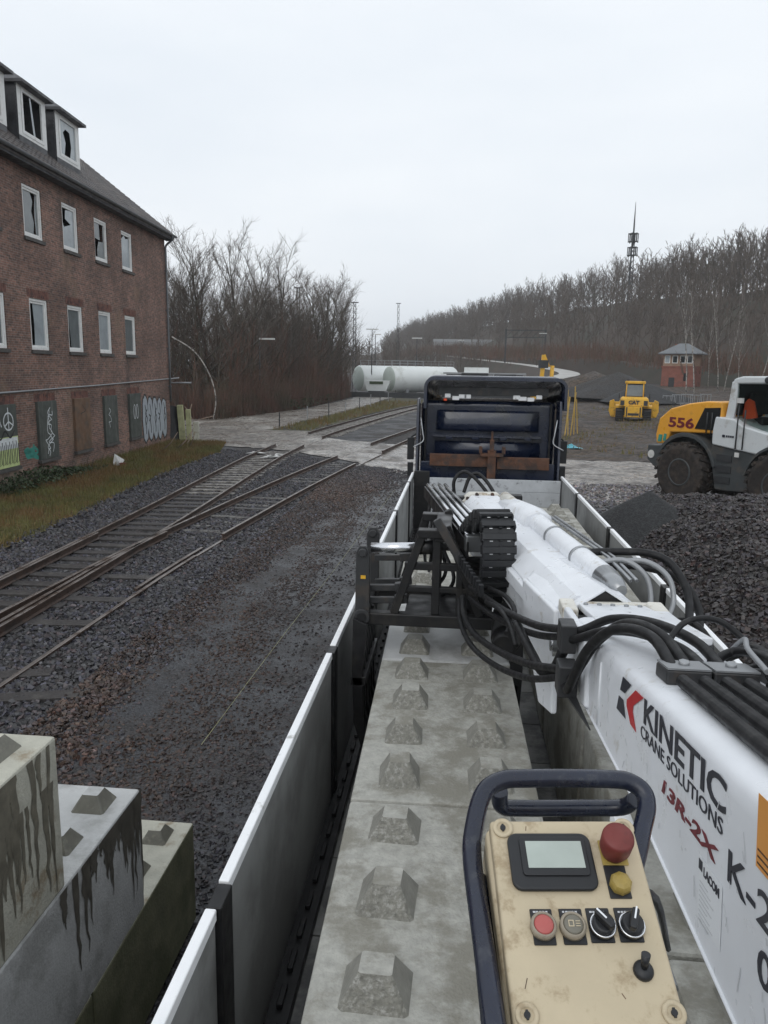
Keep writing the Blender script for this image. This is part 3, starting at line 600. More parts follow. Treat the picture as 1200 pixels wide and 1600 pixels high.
def block(x, y, z, rz, L, label, group, body, knob, nr=4, hh=.8, wd=.8, skew=0):
    t = thing('concrete_block', label, 'concrete block', (x, y, z), rz, group)
    o = bpy.data.objects.new('body', body); COL.objects.link(o); o.parent = t
    bv = o.modifiers.new('bevel', 'BEVEL'); bv.width = .014; bv.segments = 2; bv.limit_method = 'ANGLE'
    for i in range(nr):
        for s in (-1, 1):
            k = bpy.data.objects.new('knob', knob); COL.objects.link(k); k.parent = t
            k.location = (s*wd/4+random.gauss(0,.004), -L/2+L*(i+.5)/nr+random.gauss(0,.004), hh); k.rotation_euler = (0,0,random.gauss(0,.04)); k.scale = (random.uniform(.92,1.05),random.uniform(.92,1.05),random.uniform(.85,1.08))
    return t
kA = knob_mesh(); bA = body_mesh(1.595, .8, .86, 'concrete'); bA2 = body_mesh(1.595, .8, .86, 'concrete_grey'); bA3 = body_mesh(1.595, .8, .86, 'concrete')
rz = R(1.0)
for k in range(7):
    yc = .54+1.605*k+.0; xc = .015-.0175*(yc-2)
    names = ['concrete block in the left row nearest the control box, mostly out of frame', 'mottled concrete block in the left row beside the control box, two knob rows worn', 'damp stained concrete block in the left row just before the black grapple', 'clean pale concrete block of the left row under the black grapple', 'concrete block of the left row just beyond the grapple', 'concrete block of the left row, second beyond the grapple', 'concrete block of the left row nearest the headboard']
    if k == 0 or k > 4: continue
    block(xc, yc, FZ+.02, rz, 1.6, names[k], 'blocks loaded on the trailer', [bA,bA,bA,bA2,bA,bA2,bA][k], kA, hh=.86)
for k in range(7):
    yc = .58+1.62*k
    if k > 5: break
    names = ['concrete block of the right row under the crane boom lettering', 'concrete block of the right row under the boom head', 'concrete block of the right row under the folded jib', 'concrete block of the right row beside the jib tip', 'concrete block of the right row beyond the jib tip', 'concrete block of the right row in the middle before the headboard', 'wet concrete block of the right row against the headboard']
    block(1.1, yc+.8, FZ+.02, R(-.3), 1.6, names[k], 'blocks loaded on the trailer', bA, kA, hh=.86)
# stepped stack on the ground, left
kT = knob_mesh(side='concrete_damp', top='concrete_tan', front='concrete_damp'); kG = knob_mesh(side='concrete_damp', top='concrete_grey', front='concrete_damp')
WX = -2.265
def stains(t, yspan, ztop, n, seed, lmin, lmax, zlow=0.0, side_x=.4, mt='wet_stain', wmax=.09):
    """runs of damp down the face that looks at the trailer"""
    r = random.Random(seed); m = MB()
    M = Matrix(((0,0,1,side_x+.002+.00007*seed),(1,0,0,0),(0,1,0,0),(0,0,0,1)))
    for k in range(n):
        y0 = r.uniform(*yspan); wd = r.uniform(.02,wmax); L = min(ztop-zlow-.02, r.uniform(lmin,lmax)*(1 if r.random() < .7 else .5)); rows = 9; Lf = []; Rt = []
        for i in range(rows):
            t_ = i/(rows-1); ww = wd*(1-t_**1.6)*r.uniform(.75,1.2)+.004; c = y0+r.gauss(0,.006); Lf.append((c-ww/2, ztop-L*t_)); Rt.append((c+ww/2, ztop-L*t_))
        n0 = [M @ Vector((a,b,.00012*k)) for a,b in Lf]; n1 = [M @ Vector((a,b,.00012*k)) for a,b in Rt]
        m.add(n0+n1, [(i,i+1,rows+i+1,rows+i) for i in range(rows-1)])
    m.build('damp_stain', mt, t, False, recalc=False)
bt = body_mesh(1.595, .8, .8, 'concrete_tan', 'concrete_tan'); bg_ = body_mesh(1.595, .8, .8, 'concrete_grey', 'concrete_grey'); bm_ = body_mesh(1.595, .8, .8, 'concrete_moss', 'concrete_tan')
g_ = 'stepped stack of blocks left of the trailer'
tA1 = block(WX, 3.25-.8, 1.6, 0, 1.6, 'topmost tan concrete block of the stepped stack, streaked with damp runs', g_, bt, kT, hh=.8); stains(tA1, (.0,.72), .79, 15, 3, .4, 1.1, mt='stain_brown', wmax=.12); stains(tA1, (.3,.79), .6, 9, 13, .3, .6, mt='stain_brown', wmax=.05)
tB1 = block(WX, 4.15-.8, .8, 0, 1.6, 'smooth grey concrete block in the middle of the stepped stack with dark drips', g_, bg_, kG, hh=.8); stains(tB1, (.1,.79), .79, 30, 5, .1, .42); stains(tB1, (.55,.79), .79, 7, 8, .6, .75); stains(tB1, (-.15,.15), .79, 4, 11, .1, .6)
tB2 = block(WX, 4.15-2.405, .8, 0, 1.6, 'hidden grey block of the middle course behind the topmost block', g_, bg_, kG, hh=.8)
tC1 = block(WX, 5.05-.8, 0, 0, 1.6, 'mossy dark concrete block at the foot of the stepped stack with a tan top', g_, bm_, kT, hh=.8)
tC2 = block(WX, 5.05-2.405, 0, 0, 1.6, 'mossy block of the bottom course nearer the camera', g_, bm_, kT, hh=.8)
# ------------------------------------------------------------------ loader crane
cr_ = thing('loader_crane', 'white hydraulic loader crane folded forward over the load with black hoses', 'crane', (.69,-.9,FZ))
def fx(y): return .514-.014*(y-1)            # left face of the main boom
def ztop(y): return 3.670-.161*y
def zbot(y): return float(np.interp(y, [-1.2,1.2,1.86,2.5,2.95,3.1], [2.98,3.014,3.0,2.945,2.905,2.89]))
def bsec(y):
    x0 = fx(y); x1 = x0+.365; zt = ztop(y); zb = zbot(y); r = .045
    return [(x0+.03,y,zb),(x1-.03,y,zb),(x1,y,zb+.03),(x1,y,zt-r),(x1-.013,y,zt-.013),(x1-r,y,zt),(x0+r,y,zt),(x0+.028,y,zt-.005),(x0+.012,y,zt-.014),(x0+.003,y,zt-.028),(x0,y,zt-r-.01),(x0,y,zb+.03)]
boom = MB().loft([bsec(y) for y in (-1.15,0,.6,1.2,1.8,2.4,2.8,3.02)]).build('boom', 'white_paint', cr_, True, bevel=.006)
hd = MB()   # boom head: cheek plates and top cover
def slope_box(x0, x1, y0, y1, dz0, dz1):
    m = MB(); return m.add([(x0,y0,ztop(y0)+dz0),(x1,y0,ztop(y0)+dz0),(x1,y1,ztop(y1)+dz0),(x0,y1,ztop(y1)+dz0),(x0,y0,ztop(y0)+dz1),(x1,y0,ztop(y0)+dz1),(x1,y1,ztop(y1)+dz1),(x0,y1,ztop(y1)+dz1)], [(0,3,2,1),(4,5,6,7),(0,1,5,4),(1,2,6,5),(2,3,7,6),(3,0,4,7)])
slope_box(.56, .9, 2.62, 3.42, -.02, .008).build('head_cover', 'white_paint', boom, True, bevel=.006)
slope_box(.57, .89, 3.36, 3.425, -.005, .016).build('cover_lip', 'cream_paint', boom, True, bevel=.004)
for x0, x1 in ((.475,.507),(.88,.915)):
    MB().prism([(2.6,2.98),(2.8,2.925),(3.15,2.86),(3.42,2.86),(3.5,2.96),(3.45,3.1),(3.2,3.165),(2.85,3.2),(2.65,3.2)], x1-x0, Matrix(((0,0,1,x0),(1,0,0,0),(0,1,0,0),(0,0,0,1)))).build('cheek_plate', 'white_paint', boom, True, bevel=.012)
    MB().bx(x0-.004 if x0 < .6 else x0-.03, x1+.03 if x0 < .6 else x1+.004, 3.2, 3.36, 3.1, 3.16).build('cover_hinge', 'cream_paint', boom, True, bevel=.01)
MB().tube([(.455,3.36,2.94),(.93,3.36,2.94)], .055, 18).tube([(.462,3.36,2.94),(.445,3.36,2.94)], .03, 10).build('pivot_pin', 'dull_steel', boom, True)
# jib
JA = Vector((.665,3.44,2.985)); JB = Vector((.2,5.92,3.06)); jd = (JB-JA).normalized(); jx = jd.cross(Vector((0,0,1))).normalized(); jz = jx.cross(jd).normalized()
def J(a, b, c): return JA+jx*a+jd*b+jz*c
JL = (JB-JA).length
def jsec(t, pk=0, sc=1, b=None):
    b = t*JL if b is None else b; w_ = .19*sc
    P = [(-w_*.9,-.2*sc),(w_*.9,-.2*sc),(w_,-.1*sc),(w_,.07*sc),((.1*(1-pk)+.008*pk)*sc,(.155+.05*pk)*sc),(-(.1*(1-pk)+.008*pk)*sc,(.155+.05*pk)*sc),(-w_,.07*sc),(-w_,-.1*sc)]
    return [J(x, b, z) for x, z in P]
jib = MB().loft([jsec(0,0,1.1), jsec(.12,0,1.08), jsec(.3,0,1.0), jsec(.65), jsec(.97)]).build('jib', 'white_paint', cr_, True)
hood_ = MB()   # peaked rear hood of the jib, its mouth filled by a black wedge
for sg in (-1, 1): hood_.add([J(0,-.06,.222),J(sg*.2,-.06,.1),J(sg*.2,.5,.1),J(0,.62,.17),J(0,-.06,.21),J(sg*.19,-.06,.09),J(sg*.19,.5,.09),J(0,.62,.158)], [(0,1,2,3),(7,6,5,4),(0,4,5,1),(1,5,6,2),(2,6,7,3),(3,7,4,0)])
hood_.build('jib_hood', 'white_paint', jib, True, bevel=.003)
MB().add([J(-.175,-.045,.095),J(.175,-.045,.095),J(0,-.045,.206),J(-.175,-.005,.095),J(.175,-.005,.095),J(0,-.005,.206)], [(0,1,2),(5,4,3),(0,3,4,1),(1,4,5,2),(2,5,3,0)]).build('jib_end_shade_wedge', 'black_steel', jib, True)  # solid black wedge: shade of the hollow jib end put into colour
fl = MB().loft([jsec(.965,0,1.09), jsec(1.0,0,1.09)]).build('jib_end_flange', 'cream_paint', jib, True, bevel=.008)
bo = MB()
for a, c in ((-.13,.135),(-.06,.165),(.06,.165),(.13,.135),(-.18,.02),(.18,.02)): bo.tube([J(a,JL*.965-.012,c*.98),J(a,JL*.965+.01,c*.98)], .014, 8)
bo.build('bolt', 'rust', fl, True)
# reinforcing flange low on the left of the jib
MB().loft([[J(-.215,b,-.02),J(-.188,b,-.02),J(-.188,b,.06),J(-.215,b,.05)] for b in (.0,.45,.75,1.5,2.3)]).build('jib_flange', 'white_paint', jib, True, bevel=.006)
MB().prism([(-.1,-.36),(.1,-.4),(.26,-.24),(.42,-.12),(.5,.1),(-.05,.12)], .03, frame(J(-.225,0,0), jd, jz)).build('jib_lug', 'white_paint', jib, True, bevel=.012)
# extension cylinder along the right shoulder
def CY(t, z=0): return J(.125, t, .17+z)
cyl = MB().tube([CY(.28),CY(1.62)], .062, 22).build('extension_cylinder', 'white_paint', cr_, True, bevel=.004)
MB().tube([CY(1.62),CY(2.3)], .042, 16).build('cylinder_rod', 'cream_paint', cyl, True)
for t in (.62, 1.08, 1.5): MB().tube([CY(t-.012),CY(t+.012)], .067, 22).build('cylinder_clamp', 'dull_steel', cyl, True)
MB().tube([CY(.06),CY(.14),CY(.28)], [.026,.05,.064], 18).build('cylinder_end', 'dull_steel', cyl, True)
sd = MB().loft([[J(.02,b,.12),J(.225,b,.12),J(.205,b,.16+.09*k_),J(.125,b,.19+.09*k_),J(.045,b,.16+.09*k_)] for b, k_ in ((1.42,.62),(1.6,.75),(1.85,.5),(2.15,.1))], sm=True).build('cylinder_saddle', 'white_paint', cyl, True)
MB().bx(-.08,.08,-.05,.05,-.05,.05, Matrix.Translation(J(.2,JL*.95,.12))).build('valve_block', 'black_steel', cr_, True, bevel=.01)
for off in (.225,.255): MB().tube([J(off-.02,.15,.19),J(off,.5,.21),J(off,1.5,.2)], .009, 6).build('oil_pipe', 'dull_steel', cr_, True)
# tray with four bright tubes, left of the jib
def Tt(a, b, c): return J(-.29+a, b, .12+c)
tray = MB().loft([[Tt(-.1,b,-.02),Tt(.1,b,-.02),Tt(.1,b,.0),Tt(-.1,b,.0)] for b in (1.15,JL+.42)]).build('pipe_tray', 'black_steel', cr_, True)
for k in range(4): MB().tube([Tt(-.072+.048*k,1.13,.022),Tt(-.072+.048*k,JL+.43,.022)], .015, 10).build('pipe', 'chrome', tray, True)
MB().bx(-.01,.21,-.03,.03,-.05,.05, frame(Tt(-.1,1.14,.0), jx, jd)).build('pipe_manifold', 'dull_steel', tray, True, bevel=.008)
MB().bar(Tt(-.1,1.1,-.03),Tt(-.1,JL+.4,-.03),.012,.09).build('tray_side', 'black_steel', tray, True)
for k in range(26): MB().bx(-.012,.012,-.014,.014,-.03,.03, frame(Tt(-.135,.55+k*.07,-.1), jx, jd)).build('chain_link', 'dark_plastic', tray, True)
for a, b, c in ((.0,1.6,-.08),(.0,2.3,-.08)): MB().bar(Tt(.08,b,c+.06), J(-.18,b,.04), .04, .04).build('tray_bracket', 'black_steel', tray, True)
# energy chain looping over from the tray to the jib
EP = [J(-.14,.35,-.14)]
cpath = cat([J(-.3,1.9,.02),J(-.3,1.5,.08),J(-.285,1.22,.24),J(-.27,1.04,.325),J(-.262,.92,.29),J(-.26,.87,.15),J(-.26,.88,-.02),J(-.26,1.0,-.15)], 9)
acc = 0; last = cpath[0]; links = []
for i in range(1, len(cpath)):
    acc += (cpath[i]-cpath[i-1]).length
    if acc > .058: links.append((cpath[i], (cpath[i]-last).normalized())); last = cpath[i]; acc = 0
belt = MB().loft([[p+jx*.09+n_*.004,p-jx*.09+n_*.004,p-jx*.09-n_*.03,p+jx*.09-n_*.03] for p, n_ in [(cpath[i], -jx.cross((cpath[min(i+1,len(cpath)-1)]-cpath[max(i-1,0)]).normalized()).normalized()) for i in range(len(cpath))]]).build('energy_chain', 'dark_plastic', cr_, True)
for p, d in links:
    M = frame(p, -jx, d); MB().bx(-.097,.097,-.018,.018,.005,.024,M).bx(-.099,-.085,-.026,.026,-.034,.018,M).bx(.085,.099,-.026,.026,-.034,.018,M).bx(-.02,.0,-.027,.027,.003,.014,M).build('chain_link', 'dark_plastic', belt, True, bevel=.003, seg=1)
    for a_ in (-.055,.045): MB().bx(a_-.009,a_+.009,.0215,.0255,.0042,.0062,M).build('link_bright_chip', 'alu_rail', belt, True)  # white chips: bright gaps through the links put in as colour
# crane column behind the operator
MB().tube([(.69,-.95,FZ),(.69,-.95,3.25)], .2, 24).bx(.4,.98,-1.3,-.6,2.9,3.6).bx(.2,1.2,-1.5,-.4,FZ+.001,FZ+.3).build('crane_column', 'white_paint', cr_, True, bevel=.02)
# five rubber-sleeved pipes on top of the boom
for k in range(5):
    x_ = .588+.054*k; P = [(x_,y_,ztop(y_)+.02) for y_ in (-.9,0,.9,1.9)]
    MB().tube(P, .0175 if k < 4 else .015, 12).build('boom_pipe', 'rubber', cr_, True)
for x0, x1 in ((.556,.67),(.675,.79)):
    b_ = slope_box(x0, x1, 1.93, 2.04, .0, .04).build('pipe_clamp', 'grey_steel', cr_, True, bevel=.006)
    slope_box(x0+.002, x1-.002, 1.932, 2.038, .041, .046).build('clamp_plate', 'galv', b_, True)
    xm, ym = (x0+x1)/2, 1.985; MB().tube([(xm,ym,ztop(ym)+.045),(xm,ym-.001,ztop(ym)+.056)], .014, 6).build('bolt', 'galv', b_, True)
# hoses
def hose(pts, r=.019, mt='rubber', n=10): return MB().tube(cat(pts, 7), r*.84, n).build('hose', mt, cr_, True)
hose([(.59,1.95,3.37),(.57,2.15,3.41),(.5,2.3,3.38),(.45,2.45,3.26),(.425,2.56,3.11),(.42,2.64,3.03),(.42,2.72,3.02)])
hose([(.63,1.98,3.375),(.61,2.2,3.4),(.545,2.36,3.38),(.49,2.5,3.27),(.455,2.6,3.14),(.44,2.66,3.06),(.435,2.74,3.05)])
hose([(.68,2.0,3.37),(.67,2.2,3.36),(.6,2.42,3.33),(.53,2.6,3.27),(.47,2.72,3.2),(.44,2.8,3.16)])
hose([(.73,2.02,3.37),(.72,2.25,3.37),(.66,2.5,3.34),(.57,2.68,3.29),(.49,2.76,3.22),(.455,2.82,3.185)])
MB().bx(-.03,.03,-.05,.05,-.055,.055, Matrix.Translation((.435,2.82,3.17))).build('hose_clamp', 'grey_steel', cr_, True, bevel=.006)
MB().bx(-.035,.035,-.05,.05,-.06,.06, Matrix.Translation((.43,2.74,3.035))).build('hose_clamp', 'grey_steel', cr_, True, bevel=.006)
MB().add([(.43,2.7,2.98),(.46,2.7,2.99),(.485,2.5,2.95),(.43,2.72,2.97),(.46,2.72,2.975),(.485,2.51,2.94)], [(0,1,2),(3,5,4),(0,3,4,1),(1,4,5,2),(2,5,3,0)]).build('clamp_bracket', 'grey_steel', cr_, True)
hose([(.435,2.86,3.18),(.36,3.2,3.08),(.26,3.7,2.98),(.17,4.1,2.93),(.1,4.38,2.9)], .02)
hose([(.44,2.86,3.15),(.37,3.25,3.02),(.27,3.75,2.9),(.17,4.1,2.86),(.1,4.36,2.84)], .018)
hose([(.42,2.78,3.05),(.34,3.15,2.92),(.24,3.6,2.8),(.13,4.0,2.74),(.07,4.25,2.77),(.06,4.38,2.84)], .021)
hose([(.42,2.78,3.02),(.33,3.12,2.87),(.22,3.6,2.73),(.11,4.0,2.68),(.05,4.25,2.73),(.04,4.4,2.82)], .018)
hose([(.3,3.45,3.0),(.35,3.2,2.95),(.38,3.05,2.93),(.41,2.95,2.98),(.43,2.85,3.1)], .024)
hose([(.18,4.0,2.93),(.24,3.7,2.98),(.28,3.5,2.96),(.3,3.42,2.9)], .015); hose([(.2,4.2,2.95),(.28,3.9,2.99),(.31,3.7,2.97),(.26,3.5,2.93)], .015)
J2 = lambda *p: p
hose([(.7,4.1,3.2),(.85,4.05,3.22),(1.0,4.0,3.23),(1.11,3.95,3.19),(1.16,3.8,3.08),(1.12,3.6,2.98)], .024); hose([(.75,4.0,3.14),(.92,4.0,3.16),(1.1,4.0,3.13),(1.2,3.95,3.07),(1.24,3.85,2.97),(1.2,3.7,2.88)], .024)
hose([(.9,3.55,2.96),(1.02,3.65,2.97),(1.16,3.7,2.96),(1.22,3.62,2.9),(1.18,3.45,2.84)], .022)
for q in (0,.06): hose([(.75+q,3.9,3.2),(.86+q*1.6,3.86,3.22),(.95+q*1.8,3.8,3.16),(.97+q*1.8,3.74,3.05),(.93+q*1.6,3.66,2.96)], .016, 'galv')
hose([(.62,2.2,3.37),(.7,2.28,3.42),(.8,2.3,3.42),(.88,2.24,3.36),(.9,2.12,3.3)], .011); hose([(.84,2.5,3.2),(.88,2.3,3.33),(.85,2.1,3.4),(.84,1.95,3.41),(.83,1.7,3.43)], .02); hose([(.9,2.45,3.2),(.93,2.25,3.3),(.9,2.05,3.4),(.86,1.9,3.42),(.86,1.6,3.46)], .02)
hose([(.87,2.4,3.28),(.84,2.2,3.4),(.8,2.06,3.42),(.79,1.9,3.42)], .009, 'galv'); hose([(.72,2.1,3.36),(.8,2.15,3.38),(.83,2.0,3.42),(.84,1.8,3.44),(.85,1.4,3.5)], .016)
MB().tube([(.93,2.35,3.2),(.93,2.18,3.26)], .06, 14).build('swivel', 'dark_plastic', cr_, True)
hose([(.0,JA.y+2.62,3.1),(-.02,6.05,3.28),(.05,6.05,3.36),(.13,6.0,3.33),(.22,5.95,3.24),(.3,5.85,3.14)], .017); hose([(.06,6.02,3.2),(.1,6.05,3.31),(.16,6.05,3.35),(.24,6.0,3.29),(.33,5.9,3.16)], .017)
for k in range(5): hose([Tt(-.07+.04*k,2.75-.1*k,-.02),Tt(-.12,2.55-.16*k,-.16),Tt(-.17+.02*k,2.35-.2*k,-.34),Tt(-.14,2.5-.2*k,-.52)], .015)
MB().bx(-.1,.1,-.04,.04,-.09,.09, Matrix.Translation(J(-.24,JL-.02,.05))).build('manifold', 'black_steel', cr_, True, bevel=.01)
# lettering on the left face
bdir = Vector((-.014,.987,-.159)).normalized(); tx = -bdir; tz = Vector((0,0,1)); tz = (tz-tx*tz.dot(tx)).normalized(); tn = tx.cross(tz)   # reads towards the operator
def face(y, z, d=.0015): return Vector((fx(y)-d, y, z))
FM = lambda y, z, d=.0015: frame(face(y,z,d), tx, tz)
text('lettering', 'KINETIC', .09, FM(1.9,3.264), 'decal_navy', boom, width=.578, height=.066, bold=.0016)
text('lettering', 'CRANE SOLUTIONS', .045, FM(1.918,3.221), 'decal_navy', boom, width=.592, height=.031)
text('lettering', '13R-2X', .045, FM(1.705,3.188), 'decal_maroon', boom, width=.372, height=.033, bold=.0014, shear=.18)
text('lettering', 'K-2', .08, FM(1.29,3.257), 'decal_navy', boom, width=.19, height=.058, bold=.0008)
text('lettering', '0', .08, FM(1.138,3.19), 'decal_navy', boom, width=.055, height=.058, bold=.0008)
def flat(name, pts, mt, y0, z0, d=.0014, parent=None):
    M = FM(y0, z0, d); return MB().prism(pts, .0006, M).build(name, mt, parent or boom, True, recalc=True)
# logo: local x towards the operator, y up, origin at its lower left
flat('logo_mark', [(.033,.066),(.091,.07),(.16,.111),(.063,.1115)], 'decal_navy', 2.19, 3.17)
flat('logo_mark', [(-.0025,.0013),(.109,.0023),(.076,.047),(.021,.046)], 'decal_navy', 2.19, 3.17)
flat('logo_mark', [(.118,.0595),(.118,.042),(.167,.0047),(.23,.0013),(.187,.0443),(.192,.0626),(.2926,.11),(.21,.109)], 'decal_red', 2.19, 3.17)
flat('data_plate', [(0,0),(.125,0),(.125,-.12),(0,-.12)], 'decal_white', 1.432, 3.21, .0012)
text('lettering', 'LACOM', .024, FM(1.4,3.187,.0022), 'decal_navy', boom, width=.085, bold=.0008)
flat('data_mark', [(0,0),(.02,0),(.02,.02),(0,.02)], 'decal_navy', 1.428, 3.185, .0022)
pm = MB(); M_ = FM(1.42,3.165,.0022)
for k in range(9): pm.bx(.004,.05+.04*((k*7)%5)/5,-.0095*k-.0012,-.0095*k+.0012,0,.0004,M_)
pm.build('small_print', 'decal_grey', boom, True)
flat('warning_label', [(0,0),(.15,0),(.15,.12),(0,.12)], 'decal_orange', 1.186, 3.36, .0016)
pm = MB(); M_ = FM(1.18,3.362,.0026)
for k in range(3): pm.bx(0,.14,.006+.011*k,.009+.011*k,0,.0004,M_)
pm.build('label_line', 'rust', boom, True)
# welds, bolts and rubbed paint
for pts in ([(fx(y_)-.001,y_,zbot(y_)+.034) for y_ in (-.5,.6,1.2,1.86,2.5,2.95)], [(fx(2.44)-.001,2.44,zbot(2.44)+.05),(fx(2.44)-.001,2.44,ztop(2.44)-.06)], [(.506,2.66,3.2),(.506,2.62,3.0),(.506,2.82,2.93)]): MB().tube(pts, .0045, 6).build('weld_bead', 'white_paint', boom, True)
for k in range(6): MB().tube([(.585+.058*k,3.32,ztop(3.32)+.006),(.585+.058*k,3.32,ztop(3.32)+.016)], .011, 6).build('bolt', 'galv', boom, True)
gr = MB(); r_ = random.Random(9)
for k in range(46):
    y_ = r_.uniform(.9,2.9); z_ = r_.uniform(zbot(y_)+.05, ztop(y_)-.07); L_ = r_.uniform(.006,.05); gr.bx(-.0009*r_.uniform(.5,2),.0009*r_.uniform(.5,2),-L_,0,0,.0004,FM(y_,z_,.0012+.00003*k) @ Matrix.Rotation(r_.gauss(0,.5),4,'Z'))
gr.build('scratch', 'decal_grey', boom, True)['kind'] = 'stuff'
# hydraulic fitting below the boom
fit = MB().tube([(.52,2.0,2.86),(.5,1.86,2.86)], .026, 6).tube([(.5,1.86,2.86),(.49,1.72,2.86),(.5,1.5,2.84)], .016, 10).build('hose_fitting', 'dull_steel', cr_, True)
MB().bx(.47,.52,1.98,2.06,2.85,2.93).build('fitting_tag', 'alu_rail', cr_, True, bevel=.003)
# ------------------------------------------------------------------ grapple
gp = thing('grapple', 'black steel clamshell grapple straddling the left block row, chrome cylinder on top', 'grapple', (-.1,4.85,2.36))
def XZ(y): return Matrix(((1,0,0,0),(0,0,-1,y),(0,1,0,0),(0,0,0,1)))   # local xy -> world xz
def plate(pts, y0, th): return MB().prism(pts, th, XZ(y0+th))
for y_ in (4.58, 5.12):
    MB().bx(-.58,.34,y_-.04,y_+.04,2.58,2.66).build('cross_beam', 'black_steel', gp, True, bevel=.01)
    fr = MB()
    fr.bar((-.36,y_,2.66),(-.19,y_,3.18),.05,.07,(0,1,0)).bar((.17,y_,2.66),(-.05,y_,3.22),.05,.07,(0,1,0)).bar((-.22,y_,3.17),(-.02,y_,3.17),.05,.09,(0,1,0))
    fr.bx(-.13,-.08,y_-.025,y_+.025,2.66,3.15).bx(-.3,.1,y_-.022,y_+.022,2.94,2.985).bx(-.33,.12,y_-.022,y_+.022,2.8,2.835).bx(.02,.06,y_-.025,y_+.025,2.66,2.95)
    fr.build('frame', 'black_steel', gp, True, bevel=.006)
MB().bar((-.11,4.52,3.27),(.17,4.5,2.82),.05,.06,(0,1,0)).build('guide_channel', 'grey_steel', gp, True, bevel=.006)
MB().bx(-.3,.1,4.6,5.1,2.6,2.64).build('base_plate', 'black_steel', gp, True, bevel=.01)
MB().bx(-.12,-.02,4.55,5.15,3.12,3.2).build('top_plate', 'black_steel', gp, True, bevel=.01)
for y_ in (4.6,):
    cyo = MB().tube([(-.51,y_,3.06),(-.2,y_,3.075)], .032, 16).build('ram', 'chrome', gp, True); MB().tube([(-.22,y_,3.074),(-.12,y_,3.08)], .045, 16).build('ram_barrel', 'black_steel', cyo, True)
def jaw(sx, xc):
    """one shell: lever plates and five tines"""
    for y_ in (4.56, 5.12):
        lv = MB().prism([(xc-.045,2.6),(xc+.045,2.6),(xc+.042,3.04),(xc+.02,3.085),(xc-.02,3.085),(xc-.042,3.04)], .05, XZ(y_+.025)); lv.tube([(xc,y_-.045,3.045),(xc,y_+.045,3.045)], .026, 12).tube([(xc,y_-.05,2.64),(xc,y_+.05,2.64)], .05, 16).build('lever', 'grey_steel', gp, True, bevel=.006)
    MB().tube([(xc,4.5,2.64),(xc,5.2,2.64)], .03, 12).build('pivot_shaft', 'black_steel', gp, True)
    for k in range(6):
        y_ = 4.5+.13*k
        P = [(xc-.05*sx,2.64),(xc-.055*sx,2.3),(xc-.04*sx,1.95),(xc+.06*sx,1.62),(xc+.09*sx,1.66),(xc+.02*sx,1.98),(xc+.015*sx,2.3),(xc+.04*sx,2.6)]
        MB().prism(P, .04, XZ(y_+.02)).build('tine', 'black_steel', gp, True, bevel=.005)
    MB().bx(xc-.06,xc+.035,4.48,5.2,2.2,2.26).build('tine_bar', 'black_steel', gp, True, bevel=.006)
jaw(1, -.555); jaw(-1, .385)
for y_, z_ in ((4.62,2.8),(4.62,2.72),(5.0,2.9),(5.05,2.72)): MB().bar((-.53,y_,z_),(-.3,y_,z_+.01),.035,.04).bar((-.36,y_,z_+.01),(-.28,y_,z_+.02),.05,.055).build('link_arm', 'grey_steel', gp, True, bevel=.005)
MB().tube([(.16,4.85,2.6),(.16,4.85,2.95)], .1, 20).bx(.1,.36,4.7,5.0,2.84,2.92).build('rotator', 'black_steel', gp, True, bevel=.01)
MB().tube([(.32,4.3,2.62),(.34,4.62,2.66)], .09, 20).tube([(.3,4.2,2.61),(.32,4.3,2.62)], [.06,.085], 20).build('swivel_motor', 'black_steel', gp, True)
MB().bx(-.565,-.535,4.555-.0285,4.556,2.88,2.9).build('sticker', 'yellow', gp, True)
# ------------------------------------------------------------------ operator's control box
PO = Vector((.144,.881,3.598)); pw = Vector((.995,.097,.016)).normalized(); pv = Vector((.094,-.884,-.458)); pv = (pv-pw*pv.dot(pw)).normalized(); pn_ = pw.cross(-pv).normalized()
PM = Matrix(((pw.x,-pv.x,pn_.x,PO.x),(pw.y,-pv.y,pn_.y,PO.y),(pw.z,-pv.z,pn_.z,PO.z),(0,0,0,1)))   # local x right, y away, z out of the face
cp = thing('control_box', 'worn beige operator control box with red stop button and navy tube guard', 'control box', (.15,.75,3.4))
def pb(name, m, mt, parent=cp, bevel=0., seg=2):
    m.v = [tuple(PM @ Vector(v)) for v in m.v]; return m.build(name, mt, parent, True, bevel=bevel, seg=seg)
box_ = pb('housing', MB().loft([[(-.09,-.25,-.1),(.09,-.25,-.1),(.09,.008,-.1),(-.09,.008,-.1)],[(-.092,-.252,-.022),(.092,-.252,-.022),(.092,.01,-.022),(-.092,.01,-.022)]]), 'tan_plastic', bevel=.008, seg=3)
pb('lid', MB().bx(-.0885,.0885,-.25,.0075,-.0215,0), 'tan_plastic', bevel=.005, seg=3)
for x_, y_ in ((-.0735,-.004),(.0755,-.004),(-.0735,-.208),(.0775,-.206)):
    s_ = pb('lid_screw', MB().lathe([(.0125,0),(.0125,.0022),(.0105,.003),(.0075,.003),(.0072,.001)], 20, Matrix.Translation((x_,y_,0))), 'tan_plastic')
    pb('screw_slot', MB().lathe([(.0034,.0012),(.0034,.0034)], 12, Matrix.Translation((x_,y_,0))).bx(x_-.0012,x_+.0012,y_-.0045,y_+.0045,.001,.0036), 'dark_plastic', s_)
def rrect(x0, x1, y0, y1, r, n=6): return [(cx+r*math.cos(a0+math.pi/2*k/n), cy+r*math.sin(a0+math.pi/2*k/n)) for cx, cy, a0 in ((x1-r,y1-r,0),(x0+r,y1-r,math.pi/2),(x0+r,y0+r,math.pi),(x1-r,y0+r,1.5*math.pi)) for k in range(n+1)]
bz = pb('display_bezel', MB().prism(rrect(-.071,.029,-.0825,-.013,.012), .007), 'dark_plastic', bevel=.003, seg=3)
